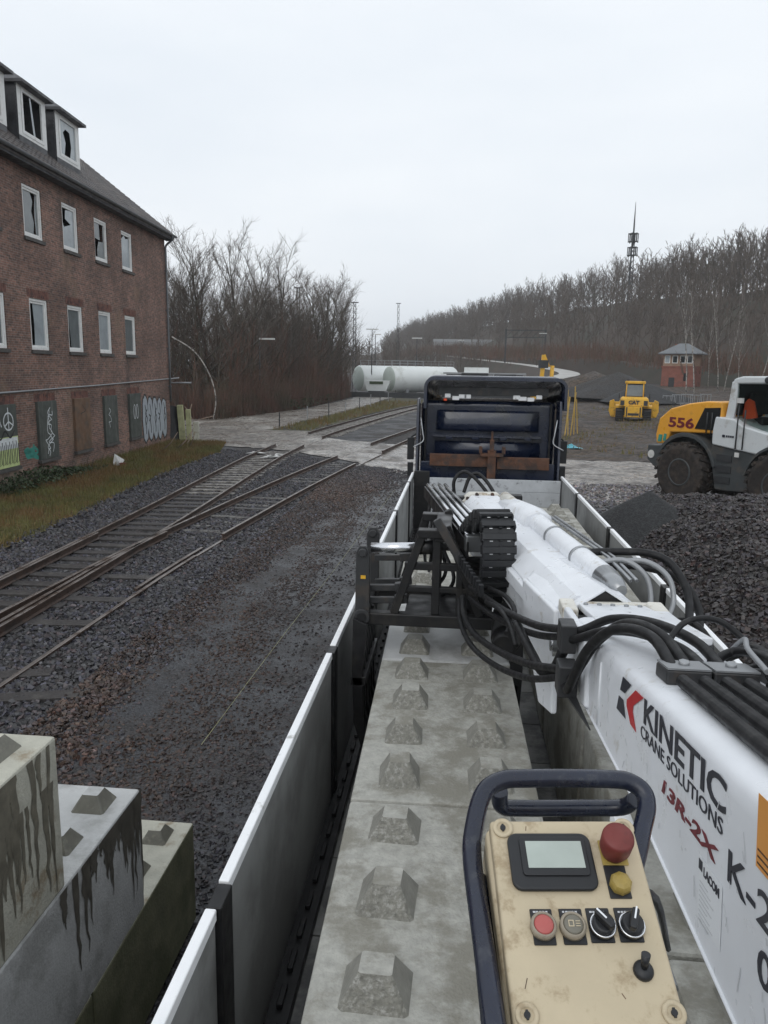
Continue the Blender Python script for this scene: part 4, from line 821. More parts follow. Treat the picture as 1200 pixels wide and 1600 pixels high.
pb('display_rim', MB().prism(rrect(-.0575,.0215,-.067,-.0195,.005), .0033, Matrix.Translation((0,0,.0062))), 'dark_plastic', bz, bevel=.0012)
pb('screen', MB().bx(-.0505,.0162,-.0585,-.0258,.0094,.0103), 'lcd', bz)
es = pb('emergency_stop', MB().lathe([(.013,0),(.017,.011),(.0182,.015),(.0188,.034),(.018,.0375),(.0165,.039),(.004,.0395)], 32, Matrix.Translation((.0548,-.0355,0))), 'red_plastic')
pb('stop_collar', MB().prism([(.0548+.022*math.cos(a),-.0355+.022*math.sin(a)) for a in [math.pi/4+math.pi/2*k for k in range(4)]], .002, Matrix.Translation((0,0,.0002))), 'olive_button', es, bevel=.001)
def legend(x0, x1, y0, y1): return pb('legend_plate', MB().bx(x0,x1,-y1,-y0,.0001,.0018), 'dark_plastic', bevel=.001, seg=1)
lgp = legend(.0393,.0645,.051,.09); legend(-.0555,-.0308,.1015,.1405); legend(-.0228,.003,.1012,.14); legend(.0075,.0338,.1005,.138); legend(.0395,.066,.1,.1375)
tk_ = MB()
for x_ in (-.052,-.019,.0115,.0435):
    r_ = random.Random(int(x_*1e4))
    for k in range(5): tk_.bx(x_+.0035*k, x_+.0035*k+.0022+.0008*r_.random(), -.1062, -.1042, .0018, .0021)
pb('legend_print', tk_, 'decal_grey')
pb('lamp_button', MB().lathe([(.0128,.0018),(.0128,.008),(.0118,.0105),(.0105,.0125),(.006,.0145),(.001,.015)], 8, Matrix.Translation((.0538,-.0745,0)), sm=False), 'olive_button')
for x_, mt_ in ((-.0434,'pink_button'),(-.0108,'grey_button')):
    rg = pb('push_button', MB().lathe([(.0145,.0018),(.0145,.009),(.0125,.0115),(.0115,.0115),(.011,.009)], 28, Matrix.Translation((x_,-.1222,0))), 'ring_metal')
    pb('button_cap', MB().lathe([(.011,.007),(.0108,.0105),(.009,.0118),(.002,.0122)], 24, Matrix.Translation((x_,-.1222,0))), mt_, rg)
hs_ = MB().bx(-.0165,-.0105,-.1255,-.1245,.0122,.0126).bx(-.0165,-.0105,-.1195,-.1185,.0122,.0126).bx(-.0165,-.0155,-.1245,-.1195,.0122,.0126).bx(-.0115,-.0105,-.1245,-.1195,.0122,.0126)
for k in range(3): hs_.bx(-.0085,-.0035,-.1252+.0026*k,-.1244+.0026*k,.0122,.0126)
pb('horn_symbol', hs_, 'tan_plastic')
for x_, ang in ((.0225,R(40)),(.0545,R(-22))):
    kb = pb('selector_switch', MB().lathe([(.0145,.0018),(.0145,.0075),(.0122,.0085),(.0118,.014),(.009,.0148)], 28, Matrix.Translation((x_,-.1215,0))), 'dark_plastic')
    Mk = Matrix.Translation((x_,-.1215,.0145)) @ Matrix.Rotation(ang,4,'Z')
    pb('switch_grip', MB().bx(-.0042,.0042,-.0115,.0125,0,.0105,Mk), 'dark_plastic', kb, bevel=.0025); pb('switch_pointer', MB().bx(-.0009,.0009,-.001,.0126,.0102,.0112,Mk), 'decal_white', kb)
    pb('switch_ring', MB().lathe([(.0146,.0078),(.0142,.009),(.0124,.0092),(.0124,.0086)], 28, Matrix.Translation((x_,-.1215,0))), 'chrome', kb)
jy = pb('toggle_switch', MB().lathe([(.0108,0),(.0108,.003),(.009,.006),(.0035,.008)], 20, Matrix.Translation((.0565,-.166,0))), 'dark_plastic')
pb('toggle_lever', MB().tube([(.0565,-.166,.005),(.0572,-.158,.022)], [.0035,.005], 12), 'dark_plastic', jy)
sc_ = MB()
for x_, y_, L_, a_ in ((-.07,-.178,.011,.35),(-.045,-.004,.006,.2),(.03,-.19,.006,-.5)): sc_.bx(-.0004,.0004,-L_/2,L_/2,.0001,.0003,Matrix.Translation((x_,y_,0)) @ Matrix.Rotation(-a_,4,'Z'))
pb('scratch', sc_, 'rust')
# tube guard
gd = cat([(.085,.45,3.4),(.066,.6,3.475),(.047,.77,3.52),(.036,.875,3.545),(.038,.915,3.565),(.05,.953,3.592),(.075,.972,3.602),(.11,.98,3.603),(.17,.99,3.602),(.225,.998,3.6),(.25,1.0,3.597),(.268,.992,3.588),(.27,.975,3.575),(.258,.945,3.558),(.246,.915,3.54),(.228,.88,3.52)], 6)
MB().tube(gd, .0122, 14).build('guard_tube', 'navy_tube', cp, True)
MB().tube(cat([(.075,1.0,3.57),(.08,1.012,3.54),(.11,1.018,3.535),(.2,1.03,3.535),(.25,1.03,3.54),(.264,1.01,3.565)], 5), .0115, 12).build('guard_tube', 'navy_tube', cp, True)
MB().tube(cat([(.085,.45,3.36),(.068,.6,3.44),(.052,.78,3.488),(.045,.88,3.515)], 5), .013, 12).build('guard_tube', 'navy_tube', cp, True)
MB().tube([(.15,.8,3.5),(.16,.6,3.34),(.3,-.3,3.2),(.5,-.7,3.15)], .025, 10).build('mounting_arm', 'navy_tube', cp, True)
MB().tube(cat([(.2,.86,3.53),(.23,.9,3.5),(.3,1.0,3.42),(.42,1.3,3.1)],4), .006, 6).build('cable', 'dark_plastic', cp, True)
# ------------------------------------------------------------------ brick building
def brick_mat():
    m = bpy.data.materials.new('brick_wall'); m.use_nodes = True; nt = m.node_tree; b = nt.nodes['Principled BSDF']
    tc = N(nt, 'ShaderNodeTexCoord'); sp = N(nt, 'ShaderNodeSeparateXYZ'); link(nt, tc.outputs['Object'], sp.inputs[0])
    ad = N(nt, 'ShaderNodeMath', operation='ADD'); link(nt, sp.outputs['X'], ad.inputs[0]); link(nt, sp.outputs['Y'], ad.inputs[1])
    cb = N(nt, 'ShaderNodeCombineXYZ'); link(nt, ad.outputs[0], cb.inputs['X']); link(nt, sp.outputs['Z'], cb.inputs['Y'])
    br = N(nt, 'ShaderNodeTexBrick', offset=.5); link(nt, cb.outputs[0], br.inputs['Vector'])
    for k, v in (('Scale',1.),('Mortar Size',.009),('Mortar Smooth',.15),('Bias',-.1),('Brick Width',.25),('Row Height',.0785)): br.inputs[k].default_value = v
    br.inputs['Color1'].default_value = (.225,.115,.085,1); br.inputs['Color2'].default_value = (.1,.062,.052,1); br.inputs['Mortar'].default_value = (.225,.19,.16,1)
    def nse(s, d=7, sc=(1,1,1)):
        mp = N(nt, 'ShaderNodeMapping'); mp.inputs['Scale'].default_value = sc; link(nt, tc.outputs['Object'], mp.inputs[0]); n = N(nt, 'ShaderNodeTexNoise'); n.inputs['Scale'].default_value = s; n.inputs['Detail'].default_value = d; n.inputs['Roughness'].default_value = .65; link(nt, mp.outputs[0], n.inputs['Vector']); return n.outputs['Fac']
    def rg(src, a, bb, c, d):
        r = N(nt, 'ShaderNodeMapRange', interpolation_type='SMOOTHSTEP'); r.inputs[1].default_value = a; r.inputs[2].default_value = bb; r.inputs[3].default_value = c; r.inputs[4].default_value = d; link(nt, src, r.inputs[0]); return r.outputs[0]
    def mixc(f, a, bb, bt='MIX'):
        x = N(nt, 'ShaderNodeMix', data_type='RGBA', blend_type=bt)
        if isinstance(f, float): x.inputs['Factor'].default_value = f
        else: link(nt, f, x.inputs['Factor'])
        link(nt, a, x.inputs['A'])
        if isinstance(bb, tuple): x.inputs['B'].default_value = (*bb, 1)
        else: link(nt, bb, x.inputs['B'])
        return x.outputs['Result']
    c = mixc(1., br.outputs['Color'], rg(nse(.5), .3, .7, .7, 1.3), 'MULTIPLY'); c = mixc(1., c, rg(nse(7.), .3, .7, .7, 1.35), 'MULTIPLY')
    c = mixc(rg(nse(.28), .55, .68, 0, .55), c, (.27,.185,.12)); c = mixc(rg(nse(.55, 7, (1,1,.3)), .56, .7, 0, .7), c, (.045,.038,.036))
    link(nt, c, b.inputs['Base Color']); b.inputs['Roughness'].default_value = .85
    bp = N(nt, 'ShaderNodeBump'); bp.inputs['Strength'].default_value = .7; bp.inputs['Distance'].default_value = .02; bp.invert = True; link(nt, br.outputs['Fac'], bp.inputs['Height']); link(nt, bp.outputs[0], b.inputs['Normal']); MATS['brick_wall'] = m
brick_mat()
bd = thing('brick_building', 'derelict three storey red brick building with white windows, dormers and graffiti beside the tracks', 'building', (-15.75,41.07,0), math.atan2(.0587,.998))
WH = 10.95; S0 = -25.0; WS = [-5.5,-8.48,-11.43,-14.4,-17.36,-20.3,-23.3]
holes = []
for i, s in enumerate(WS):
    for j, (z0, z1) in enumerate(((.82,2.75),(4.6,6.36),(8.4,10.1))): holes.append((s-.67, s+.67, z0, z1, i, j))
ss = sorted(set([S0,0]+[h[0] for h in holes]+[h[1] for h in holes])); zs = sorted(set([-.3,WH]+[h[2] for h in holes]+[h[3] for h in holes]))
wl = MB()
for a, b in zip(ss, ss[1:]):
    for c, d in zip(zs, zs[1:]):
        if any(h[0]-1e-6 <= a and b <= h[1]+1e-6 and h[2]-1e-6 <= c and d <= h[3]+1e-6 for h in holes): continue
        wl.add([(0,a,c),(0,b,c),(0,b,d),(0,a,d)], [(0,1,2,3)])
for a, b, c, d, i, j in holes:
    q = -.3; wl.add([(0,a,c),(0,b,c),(0,b,d),(0,a,d),(q,a,c),(q,b,c),(q,b,d),(q,a,d)], [(0,4,5,1),(1,5,6,2),(2,6,7,3),(3,7,4,0)])
wl.add([(0,0,-.3),(-11,0,-.3),(-11,0,WH),(0,0,WH),(-5.5,0,WH+4.3)], [(0,1,2,4,3)]); wl.add([(0,S0,-.3),(-11,S0,-.3),(-11,S0,WH),(0,S0,WH),(-5.5,S0,WH+4.3)], [(3,4,2,1,0)]); wl.add([(-11,S0,-.3),(-11,0,-.3),(-11,0,WH),(-11,S0,WH)], [(0,1,2,3)])
wall = wl.build('wall', 'brick_wall', bd, recalc=False)
it = MB()
for z0 in (0,3.4,7.4,10.9): it.bx(-10.7,-.35,S0+.3,-.3,z0,z0+.15)
it.bx(-4.2,-4.0,S0+.3,-.3,0,10.9).build('interior', 'interior', bd)
def brick_lintel(i, s, z):
    for k in range(11): MB().bx(.001,.008,s-.8+.146*k,s-.8+.146*k+.128,z,z+.27).build('soldier_brick', 'brick_lintel', wall)
mat('brick_lintel', (.17,.075,.056), rough=.85, var=.4, scale=6, dirt=(.07,.04,.035), dirt_amt=.45, dscale=3)
for s in WS[:6]:
    brick_lintel(0, s, 2.8); brick_lintel(1, s, 6.4)
VY = Matrix(((0,0,1,0),(1,0,0,0),(0,1,0,0),(0,0,0,1)))   # local (x,y,z)->(s, z, off)
def FF(s, z, off): return Matrix(((0,0,1,off),(1,0,0,s),(0,1,0,z),(0,0,0,1)))
# glass pieces per window in 0..1 coordinates (u along the wall, v up)
full = [(.0,0),(1,0),(1,1),(0,1)]
gl = {(3,2):[[(0,0),(.66,0),(.74,.3),(.6,.55),(.72,.8),(.55,1),(0,1)],[(.85,0),(1,0),(1,1),(.9,1),(.8,.5)]],
      (2,2):[[(0,.0),(1,0),(1,1),(.35,.95),(.3,.72),(.75,.62),(.2,.5),(.05,.62)]],
      (1,2):[[(.1,.55),(.6,.52),(.55,1),(.1,1)],[(.3,0),(1,0),(1,.5),(.45,.48),(.3,.25)]],
      (0,2):[[(0,0),(1,0),(1,.95),(.6,.9),(.45,1),(.1,.85)]],
      (3,1):[[(.28,0),(1,0),(1,1),(.25,1),(.32,.5)]], (2,1):[[(.25,0),(1,0),(1,1),(.05,1),(.12,.6),(.2,.4)]], (1,1):[[(.1,0),(1,0),(1,1),(.08,1)]], (0,1):[full]}
for a, b, c, d, i, j in holes:
    if j == 0: continue
    f = MB(); t = .095
    for (p, q, r_, s_) in ((a,b,c,c+t+.02),(a,b,d-t,d),(a,a+t,c,d),(b-t,b,c,d)): f.bx(-.1,-.03 if (p,q) == (a,b) else -.032,p+.002,q-.002,r_+.002,s_-.002)
    wn = f.build('window', 'window_white', bd, bevel=.01, seg=1); t2 = .165; f = MB()
    for (p, q, r_, s_) in ((a+t,b-t,c+t,c+t2),(a+t,b-t,d-t2,d-t),(a+t,a+t2,c+t2,d-t2),(b-t2,b-t,c+t2,d-t2)): f.bx(-.13,-.06,p,q,r_,s_)
    f.build('sash', 'window_white', wn)
    for poly in gl.get((i,j), [full]):
        P = [(a+t2-.02+(b-a-2*t2+.04)*u, c+t2-.02+(d-c-2*t2+.04)*v) for u, v in poly]
        MB().prism(P, .006, FF(0,0,-.105)).build('pane', 'pane' if (i+j) % 2 else 'pane_pale', wn)
    MB().bx(-.1,.07,a-.06,b+.06,c-.13,c-.005).build('sill', 'sill', wn, bevel=.008, seg=1)
bmats = ['board_green','board_green','board_brown','board_green','board_green','board_brown','board_green']; boards = []
for i, s in enumerate(WS):
    bm_ = ['board_green','board_green','board_brown','board_green','board_green','board_green','board_brown'][i]
    o = MB().bx(-.05,.1,s-.72,s+.72,.74,2.8).build('boarded_opening', bm_, bd, bevel=.012, seg=1); boards.append(o)
    MB().bx(-.02,.14,s-.78,s+.78,.62,.735).build('ledge', 'sill', o)
# pipe along the wall, downpipe, gutter
MB().tube([(.05,S0,3.1),(.05,-10,3.26),(.05,.0,3.42),(.05,1.6,3.45)], .03, 8).build('wall_pipe', 'galv', bd)
MB().tube(cat([(.5,-.15,10.82),(.45,-.15,10.6),(.12,-.15,10.3),(.1,-.15,9.9)],4)+[Vector((.1,-.15,5)),Vector((.1,-.15,2.2))], .055, 10).build('downpipe', 'zinc', bd)
for z_ in (9,7,5,3): MB().bx(0,.17,-.23,-.07,z_,z_+.05).build('pipe_bracket', 'zinc', bd)
EAZ = 10.86; TP = .78
S = []
for s in (S0-.3,.42): S.append([(.5+.085*math.cos(a), s, EAZ+.085*math.sin(a)) for a in [math.pi+math.pi*k/8 for k in range(9)]]+[(.5+.07*math.cos(a), s, EAZ+.07*math.sin(a)) for a in [2*math.pi-math.pi*k/8 for k in range(9)]])
MB().loft(S).build('gutter', 'zinc', bd)
MB().bx(0.002,.4,S0-.3,.35,10.62,10.8).build('eave_soffit', 'dark_metal', bd)
def roofz(off): return EAZ+.02+(.45-off)*TP
MB().add([(.43,S0-.3,roofz(.43)-.08),(.43,.4,roofz(.43)-.08),(-5.7,.4,roofz(-5.7)-.08),(-5.7,S0-.3,roofz(-5.7)-.08),(-11.6,.4,roofz(.43)-.08),(-11.6,S0-.3,roofz(.43)-.08),(.43,S0-.3,roofz(.43)-.2),(.43,.4,roofz(.43)-.2),(-5.7,.4,roofz(-5.7)-.25),(-5.7,S0-.3,roofz(-5.7)-.25),(-11.6,.4,roofz(.43)-.2),(-11.6,S0-.3,roofz(.43)-.2)], [(0,1,2,3),(3,2,4,5),(6,9,8,7),(9,11,10,8),(1,7,8,2),(2,8,10,4),(0,3,9,6),(3,5,11,9),(0,6,7,1),(5,4,10,11)]).build('roof', 'roof_tile', bd)
sl_ = math.atan(TP); rt_ = MB(); cs, sn = math.cos(sl_), math.sin(sl_)
for r_ in range(22):
    for c_ in range(86):
        s = .42-.3*c_; b0 = .33*r_; 
        if s < S0: break
        jit = random.uniform(-.012,.012); L = .4; pts = []
        for (ds, h) in ((0,.02),(.09,.03),(.17,.062),(.25,.05),(.298,.02)):
            for (bb, lift) in ((b0+jit,.028),(b0+L+jit,0)):
                off = .47-bb*cs+(h+lift)*sn; z = roofz(.47)-.0+bb*sn+(h+lift)*cs-.04; pts.append((off, s-ds, z))
        n0 = 0; F = [(2*k,2*k+1,2*k+3,2*k+2) for k in range(4)]
        low = [(p[0]-.03*sn, p[1], p[2]-.05*cs) for p in pts[0::2]]
        rt_.add(pts+low, F+[(2*k,2*k+2,10+k+1,10+k) for k in range(4)])
to = rt_.build('roof_tiles', 'roof_tile', bd, recalc=False); to['kind'] = 'stuff'
# dormers
def dormer(sc_, broken):
    w2 = 1.05; o0 = -.75; zf0 = roofz(o0)-.1; zt = 13.82; zb = 12.15
    ck = MB()
    for s_ in (sc_-w2, sc_+w2): 
        a, b = (s_, s_+.08) if s_ < sc_ else (s_-.08, s_)
        ck.add([(o0,a,zf0),(o0,a,zt),(-4.6,a,zt),(o0,b,zf0),(o0,b,zt),(-4.6,b,zt)], [(0,1,2),(3,5,4),(0,3,4,1),(1,4,5,2),(2,5,3,0)])
    dm = ck.build('dormer', 'slate', bd)
    fr = MB()
    for (p, q, r_, s_) in ((sc_-w2,sc_+w2,zb-.1,zb),(sc_-w2,sc_+w2,13.66,zt),(sc_-w2,sc_-.82,zb,13.66),(sc_+.82,sc_+w2,zb,13.66)): fr.bx(o0-.06,o0+.012,p,q,r_,s_)
    fr.build('dormer_front', 'window_white', dm); MB().bx(o0-.05,o0+.005,sc_-w2,sc_+w2,zf0-.1,zb-.101).build('dormer_apron', 'slate', dm)
    t = .12; f = MB()
    for (p, q, r_, s_) in ((sc_-.8,sc_+.8,zb,zb+t),(sc_-.8,sc_+.8,13.66-t,13.66),(sc_-.8,sc_-.8+t,zb+t,13.66-t),(sc_+.8-t,sc_+.8,zb+t,13.66-t)): f.bx(o0-.03,o0+.03,p,q,r_,s_)
    f.build('window', 'window_white', dm)
    MB().bx(o0-1.2,o0-1.1,sc_-.98,sc_+.98,zf0,zt).build('dark_room', 'interior', dm)
    L, Rr, B, T = sc_-.68, sc_+.68, zb+t, 13.66-t
    if broken: P = [[(L,B),(L+.35,B),(L+.5,B+.5),(L+.3,B+.85),(L+.55,T-.25),(L+.9,T-.3),(L+1.0,B+.45),(L+.85,B),(Rr,B),(Rr,T),(L,T)]]
    else: P = [[(L+.75,B),(L+.9,B),(L+.66,T),(L+.55,T)]]
    for q in P: MB().prism(q, .006, FF(0,0,o0-.02)).build('pane', 'pane_pale', dm)
    ov = .12; e = zt+.0; A = [(o0+.3,sc_-w2-ov,e),(o0+.3,sc_+w2+ov,e),(-5.2,sc_+w2+ov,e),(-5.2,sc_-w2-ov,e)]; top = [(-1.9,sc_,e+.95),(-5.4,sc_,e+.95)]; low = [(x,y,z-.1) for x,y,z in A]
    MB().add(A+top+low, [(0,1,4),(1,2,5,4),(2,3,5),(3,0,4,5),(0,6,7,1),(1,7,8,2),(3,9,6,0),(6,9,8,7)]).build('dormer_roof', 'slate', dm)
for k, s in enumerate((-9.5,-12.42,-15.36,-18.3)): dormer(s, k == 0)
# sprayed lettering on the wall: outlined silver letters, a pale board, a teal tag and scribbles
def blob(cx, cz, w_, h_, seed):
    r_ = random.Random(seed); return [(cx+w_*.5*math.cos(a)*(1+.12*r_.uniform(-1,1))*(1 if abs(math.sin(a)) < .8 else .85), cz+h_*.5*math.copysign(abs(math.sin(a))**.7, math.sin(a))*(1+.05*r_.uniform(-1,1))) for a in [2*math.pi*k/22 for k in range(22)]]
bk, sv = MB(), MB()
for k in range(5):
    cx = -3.95+.72*k; P = blob(cx, 1.5-.03*k, .74, 2.25-.06*k, k); bk.prism([(cx+(x-cx)*1.22, 1.5+(z-1.5)*1.09) for x, z in P], .004, FF(0,0,.004+.0008*k)); sv.prism(P, .004, FF(0,0,.010+.0008*k))
bk.build('graffiti_outline', 'spray_black', wall); sv.build('graffiti_fill', 'spray_silver', wall)
st = MB(); r_ = random.Random(4)
for k in range(5):
    cx = -3.95+.72*k
    for q in ([(cx-.05,2.2),(cx+.08,1.75),(cx-.06,1.45),(cx+.04,1.0),(cx,.75)],[(cx-.25,1.7),(cx-.02,1.55),(cx-.24,1.35)] if k % 2 else [(cx+.2,1.95),(cx,1.75),(cx+.22,1.5),(cx+.02,1.2)]): ribbon(st, [(p.x,p.y) for p in cat([(a,b,0) for a,b in q],5)], .075, FF(0,0,.0205))
st.build('graffiti_line', 'spray_black', wall, recalc=False)
s = WS[4]
MB().bx(.101,.104,s-.7,s+.7,.76,1.75).build('graffiti_fill', 'spray_lime', boards[4]); MB().bx(.1045,.107,s-.66,s+.66,1.35,1.72).build('graffiti_fill', 'spray_white', boards[4])
st = MB()
for k in range(6): cx = s-.55+.22*k; ribbon(st, [(cx,1.6),(cx+.05,1.2),(cx-.02,.85),(cx+.14,.9),(cx+.13,1.5)], .04, FF(0,0,.109))
ribbon(st, [(p.x,p.y) for p in cat([(s-.7,1.9,0),(s-.4,1.7,0),(s-.1,1.95,0),(s+.2,1.72,0),(s+.5,1.95,0)],6)], .06, FF(0,0,.109)); st.build('graffiti_line', 'spray_black', boards[4], recalc=False)
st = MB()
ribbon(st, [(s+.15+.3*math.cos(a), 2.25+.28*math.sin(a)) for a in [2*math.pi*k/18 for k in range(18)]], .05, FF(0,0,.109), True); ribbon(st, [(s+.15,2.0),(s+.15,2.7)], .05, FF(0,0,.110)); ribbon(st, [(s-.1,2.1),(s+.15,2.25),(s+.45,2.1)], .05, FF(0,0,.1105)); ribbon(st, [(s-.6,2.1),(s-.45,2.45),(s-.3,2.1)], .05, FF(0,0,.109)); st.build('graffiti_line', 'spray_white', boards[4], recalc=False)
def scribble(parent, s, z, w_, h_, n, mt, wd, seed, off=.103):
    r_ = random.Random(seed); st = MB(); P = []
    for k in range(n): P.append((s+r_.uniform(-1,1)*w_/2, z+h_*(k/(n-1)-.5)+r_.uniform(-.1,.1), 0))
    ribbon(st, [(p.x,p.y) for p in cat(P,5)], wd, FF(0,0,off)); st.build('graffiti_line', mt, parent, recalc=False)
for q in range(3): scribble(boards[3], WS[3]-.05+.1*q, 1.7, .5, 1.6, 12, 'spray_white', .035, 3+q, .1025+.001*q)
scribble(boards[2], WS[2], 2.3, .5, .5, 6, 'spray_black', .03, 8); scribble(boards[1], WS[1]-.2, 1.9, .3, .9, 9, 'spray_white', .03, 9); 
st = MB(); 
for q in (-.17,.17): ribbon(st, [(WS[0]+q+.13*math.cos(a), 1.95+.33*math.sin(a)) for a in [2*math.pi*k/16 for k in range(16)]], .045, FF(0,0,.103), True)
st.build('graffiti_line', 'spray_white', boards[0], recalc=False)
for q in range(4): scribble(wall, -15.75+.1*q, 1.05, .9, .35, 8, 'spray_teal', .09, 20+q, .004+.001*q)
MB().bx(.0,.04,-19.2,-16.3,-.2,.62).build('plaster_patch', 'plaster', wall)
# ------------------------------------------------------------------ things by the building corner
def BW(off, s, z=0): return WM[bd.name] @ Vector((off, s, z))
for k, (off, s, h, w_, mt_, lb) in enumerate(((.55,.35,2.0,.32,'post_yellow','mossy yellow concrete post against the building corner, tallest of the three'),(.85,.6,1.75,.26,'post_yellow','mossy yellow concrete post, the middle one at the building corner'),(1.15,.9,1.05,.3,'concrete_tan','short grey concrete post, rightmost at the building corner'))):
    p = BW(off, s); o = MB().bx(-w_/2,w_/2,-.14,.14,-.1,h).build('concrete_post', mt_, None, bevel=.02); o.location = p; o.rotation_euler = (0,R(2*k-3),.2); tag(o, lb, 'post', 'posts at the building corner')
p = BW(.25,.1); o = MB().prism([(-.35,0),(.35,0),(.28,1.9),(-.2,2.0)], .05, Matrix(((1,0,0,0),(0,0,1,0),(0,1,0,0),(0,0,0,1)))).build('black_board', 'black_steel', None, bevel=.01); o.location = p; o.rotation_euler = (R(-6),0,.9); tag(o, 'black board leaning on the building corner next to silver graffiti', 'board')
o = MB().tube([(0,0,0),(1.1,.1,.02)], .04, 8).build('wall_stub_pipe', 'galv', None); o.location = BW(.05,.2,3.2); tag(o, 'grey pipe stub sticking out from the building corner', 'pipe')
sg = thing('torn_sign', 'torn white sign with a red patch lying on the grass by the wall', 'sign', (*BW(1.3,-11.0)[:2],.05), .5); sg.scale = (.62,.62,.75)
MB().add([(-.4,0,.05),(.1,-.2,.0),(.35,.1,.3),(-.25,.15,.65),(-.4,.02,.06),(.1,-.18,.01),(.35,.12,.31),(-.25,.17,.66)], [(0,1,2,3),(7,6,5,4),(0,4,5,1),(1,5,6,2),(2,6,7,3),(3,7,4,0)]).build('sheet', 'litter_white', sg); MB().bx(.0,.4,-.25,-.05,.02,.18).build('red_patch', 'red_plastic', sg)
for k, (off, s, L, az_) in enumerate(((1.6,-4.2,1.1,.6),(1.9,-3.2,.9,-.7),(1.5,-2.2,1.0,1.4),(1.2,-5.4,1.2,.1))):
    o = MB().tube([(0,0,0),(L*.4*math.cos(az_),L*.4*math.sin(az_),L*.35),(L*.7*math.cos(az_),L*.7*math.sin(az_),L*.8)], [.04,.03,.012], 6).build('broken_branch', 'plaster', None); o.location = BW(off, s, .04); tag(o, ['broken branch in the grass below the last boarded opening','broken stick lying by the silver graffiti','pale stick leaning near the building corner','broken stem standing by the wall beside the green board'][k], 'branch', 'broken branches on the grass')
# bramble at the foot of the wall and grass blades
def leaf_cloud(name, pts, size, mt, label, cat_, parent=None, flat=False, kind=None):
    v = []; f = []
    for p in pts:
        a = random.uniform(0,6.28); t = random.uniform(-.9,.9); d = Vector((math.cos(a)*math.cos(t),math.sin(a)*math.cos(t),math.sin(t))); q = d.cross(Vector((random.gauss(0,1),random.gauss(0,1),random.gauss(0,1)))).normalized(); s_ = size*random.uniform(.6,1.3); p = Vector(p); n = len(v)
        v += [p-d*s_*.5, p+q*s_*.32, p+d*s_*.5, p-q*s_*.32]; f.append((n,n+1,n+2,n+3))
    me = bpy.data.meshes.new(name); me.from_pydata([tuple(x) for x in v], [], f); me.update(); o = obj(name, me, mt, parent, recalc=False)
    if label: tag(o, label, cat_)
    if kind: o['kind'] = kind
    return o
bs = thing('bramble', 'low green bramble growing along the foot of the brick wall', 'bush', BW(.7,-14.5))
pts = []
for k in range(1900):
    s = random.uniform(-4.6,3.0); h = max(.1,(.75-.14*abs(s+2.2))*random.uniform(.7,1)); u = random.uniform(0,1)**.7; pts.append((random.uniform(-.6,.55)*(1.1-u*.6), s, u*h+.03))
leaf_cloud('foliage', pts, .13, 'leaf_green', None, None, bs)
sm_ = MB()
for k in range(30): s = random.uniform(-4.5,3.2); sm_.tube([(0,s,0),(.1,s+random.gauss(0,.2),.4),(.2,s+random.gauss(0,.4),.7)], .008, 3)
sm_.build('stem', 'twig', bs)['kind'] = 'stuff'
bs.rotation_euler = (0,0,math.atan2(.0587,.998))
def blades(name, xy, hmin, hmax, mt, label, wd=.006, lean=.5, zf=None):
    n = len(xy); x, y = xy.T; z = hz(x,y)+.045 if zf is None else zf(x,y); h = rng.uniform(hmin,hmax,n); a = rng.uniform(0,6.28,n); l = h*rng.uniform(0,lean,n); b = rng.uniform(0,6.28,n); w_ = wd*rng.uniform(.7,1.5,n)
    V = np.empty((n,3,3)); V[:,0] = np.stack([x-w_*np.cos(b),y-w_*np.sin(b),z],-1); V[:,1] = np.stack([x+w_*np.cos(b),y+w_*np.sin(b),z],-1); V[:,2] = np.stack([x+l*np.cos(a),y+l*np.sin(a),z+h],-1)
    me = bpy.data.meshes.new(name); me.from_pydata(V.reshape(-1,3).tolist(), [], np.arange(3*n).reshape(-1,3).tolist()); me.update(); o = obj(name, me, mt, recalc=False); tag(o, label, 'grass', kind='stuff'); return o
u = rng.uniform(0,1,34000); yy = 13+28*rng.uniform(0,1,34000)**1.1; lx = np.interp(yy,[13,24,34,41],[-14.2,-14.85,-15.4,-15.7]); rx = np.interp(yy,[13,20,28,36,41],[-9.8,-10.4,-11.15,-11.4,-12.6]); xx = lx+(rx-lx)*u
blades('grass_tuft', np.stack([xx,yy],-1), .06, .26, 'grass', 'short olive and brown winter grass between the wall and the track', .012)
u = rng.uniform(0,1,3500); yy = 50+50*rng.uniform(0,1,3500); lx = np.interp(yy,[50,60,78,112],[-12.4,-11.4,-10.5,-9.2]); rx = np.interp(yy,[50,60,78,104],[-9.8,-9.1,-7.3,-2.7]); blades('verge_grass', np.stack([lx+(rx-lx)*u,yy],-1), .1, .4, 'grass', 'rough grass on the verge between muddy track and far rails', .025)
u = rng.uniform(0,1,9000); yy = 38+45*u; xx = rng.uniform(4,30,9000); keep = lump(xx*.4+1,yy*.3) > .25; blades('weed_grass', np.stack([xx[keep],yy[keep]],-1), .1, .35, 'grass', 'sparse weeds on the churned mud right of the cab', .03)
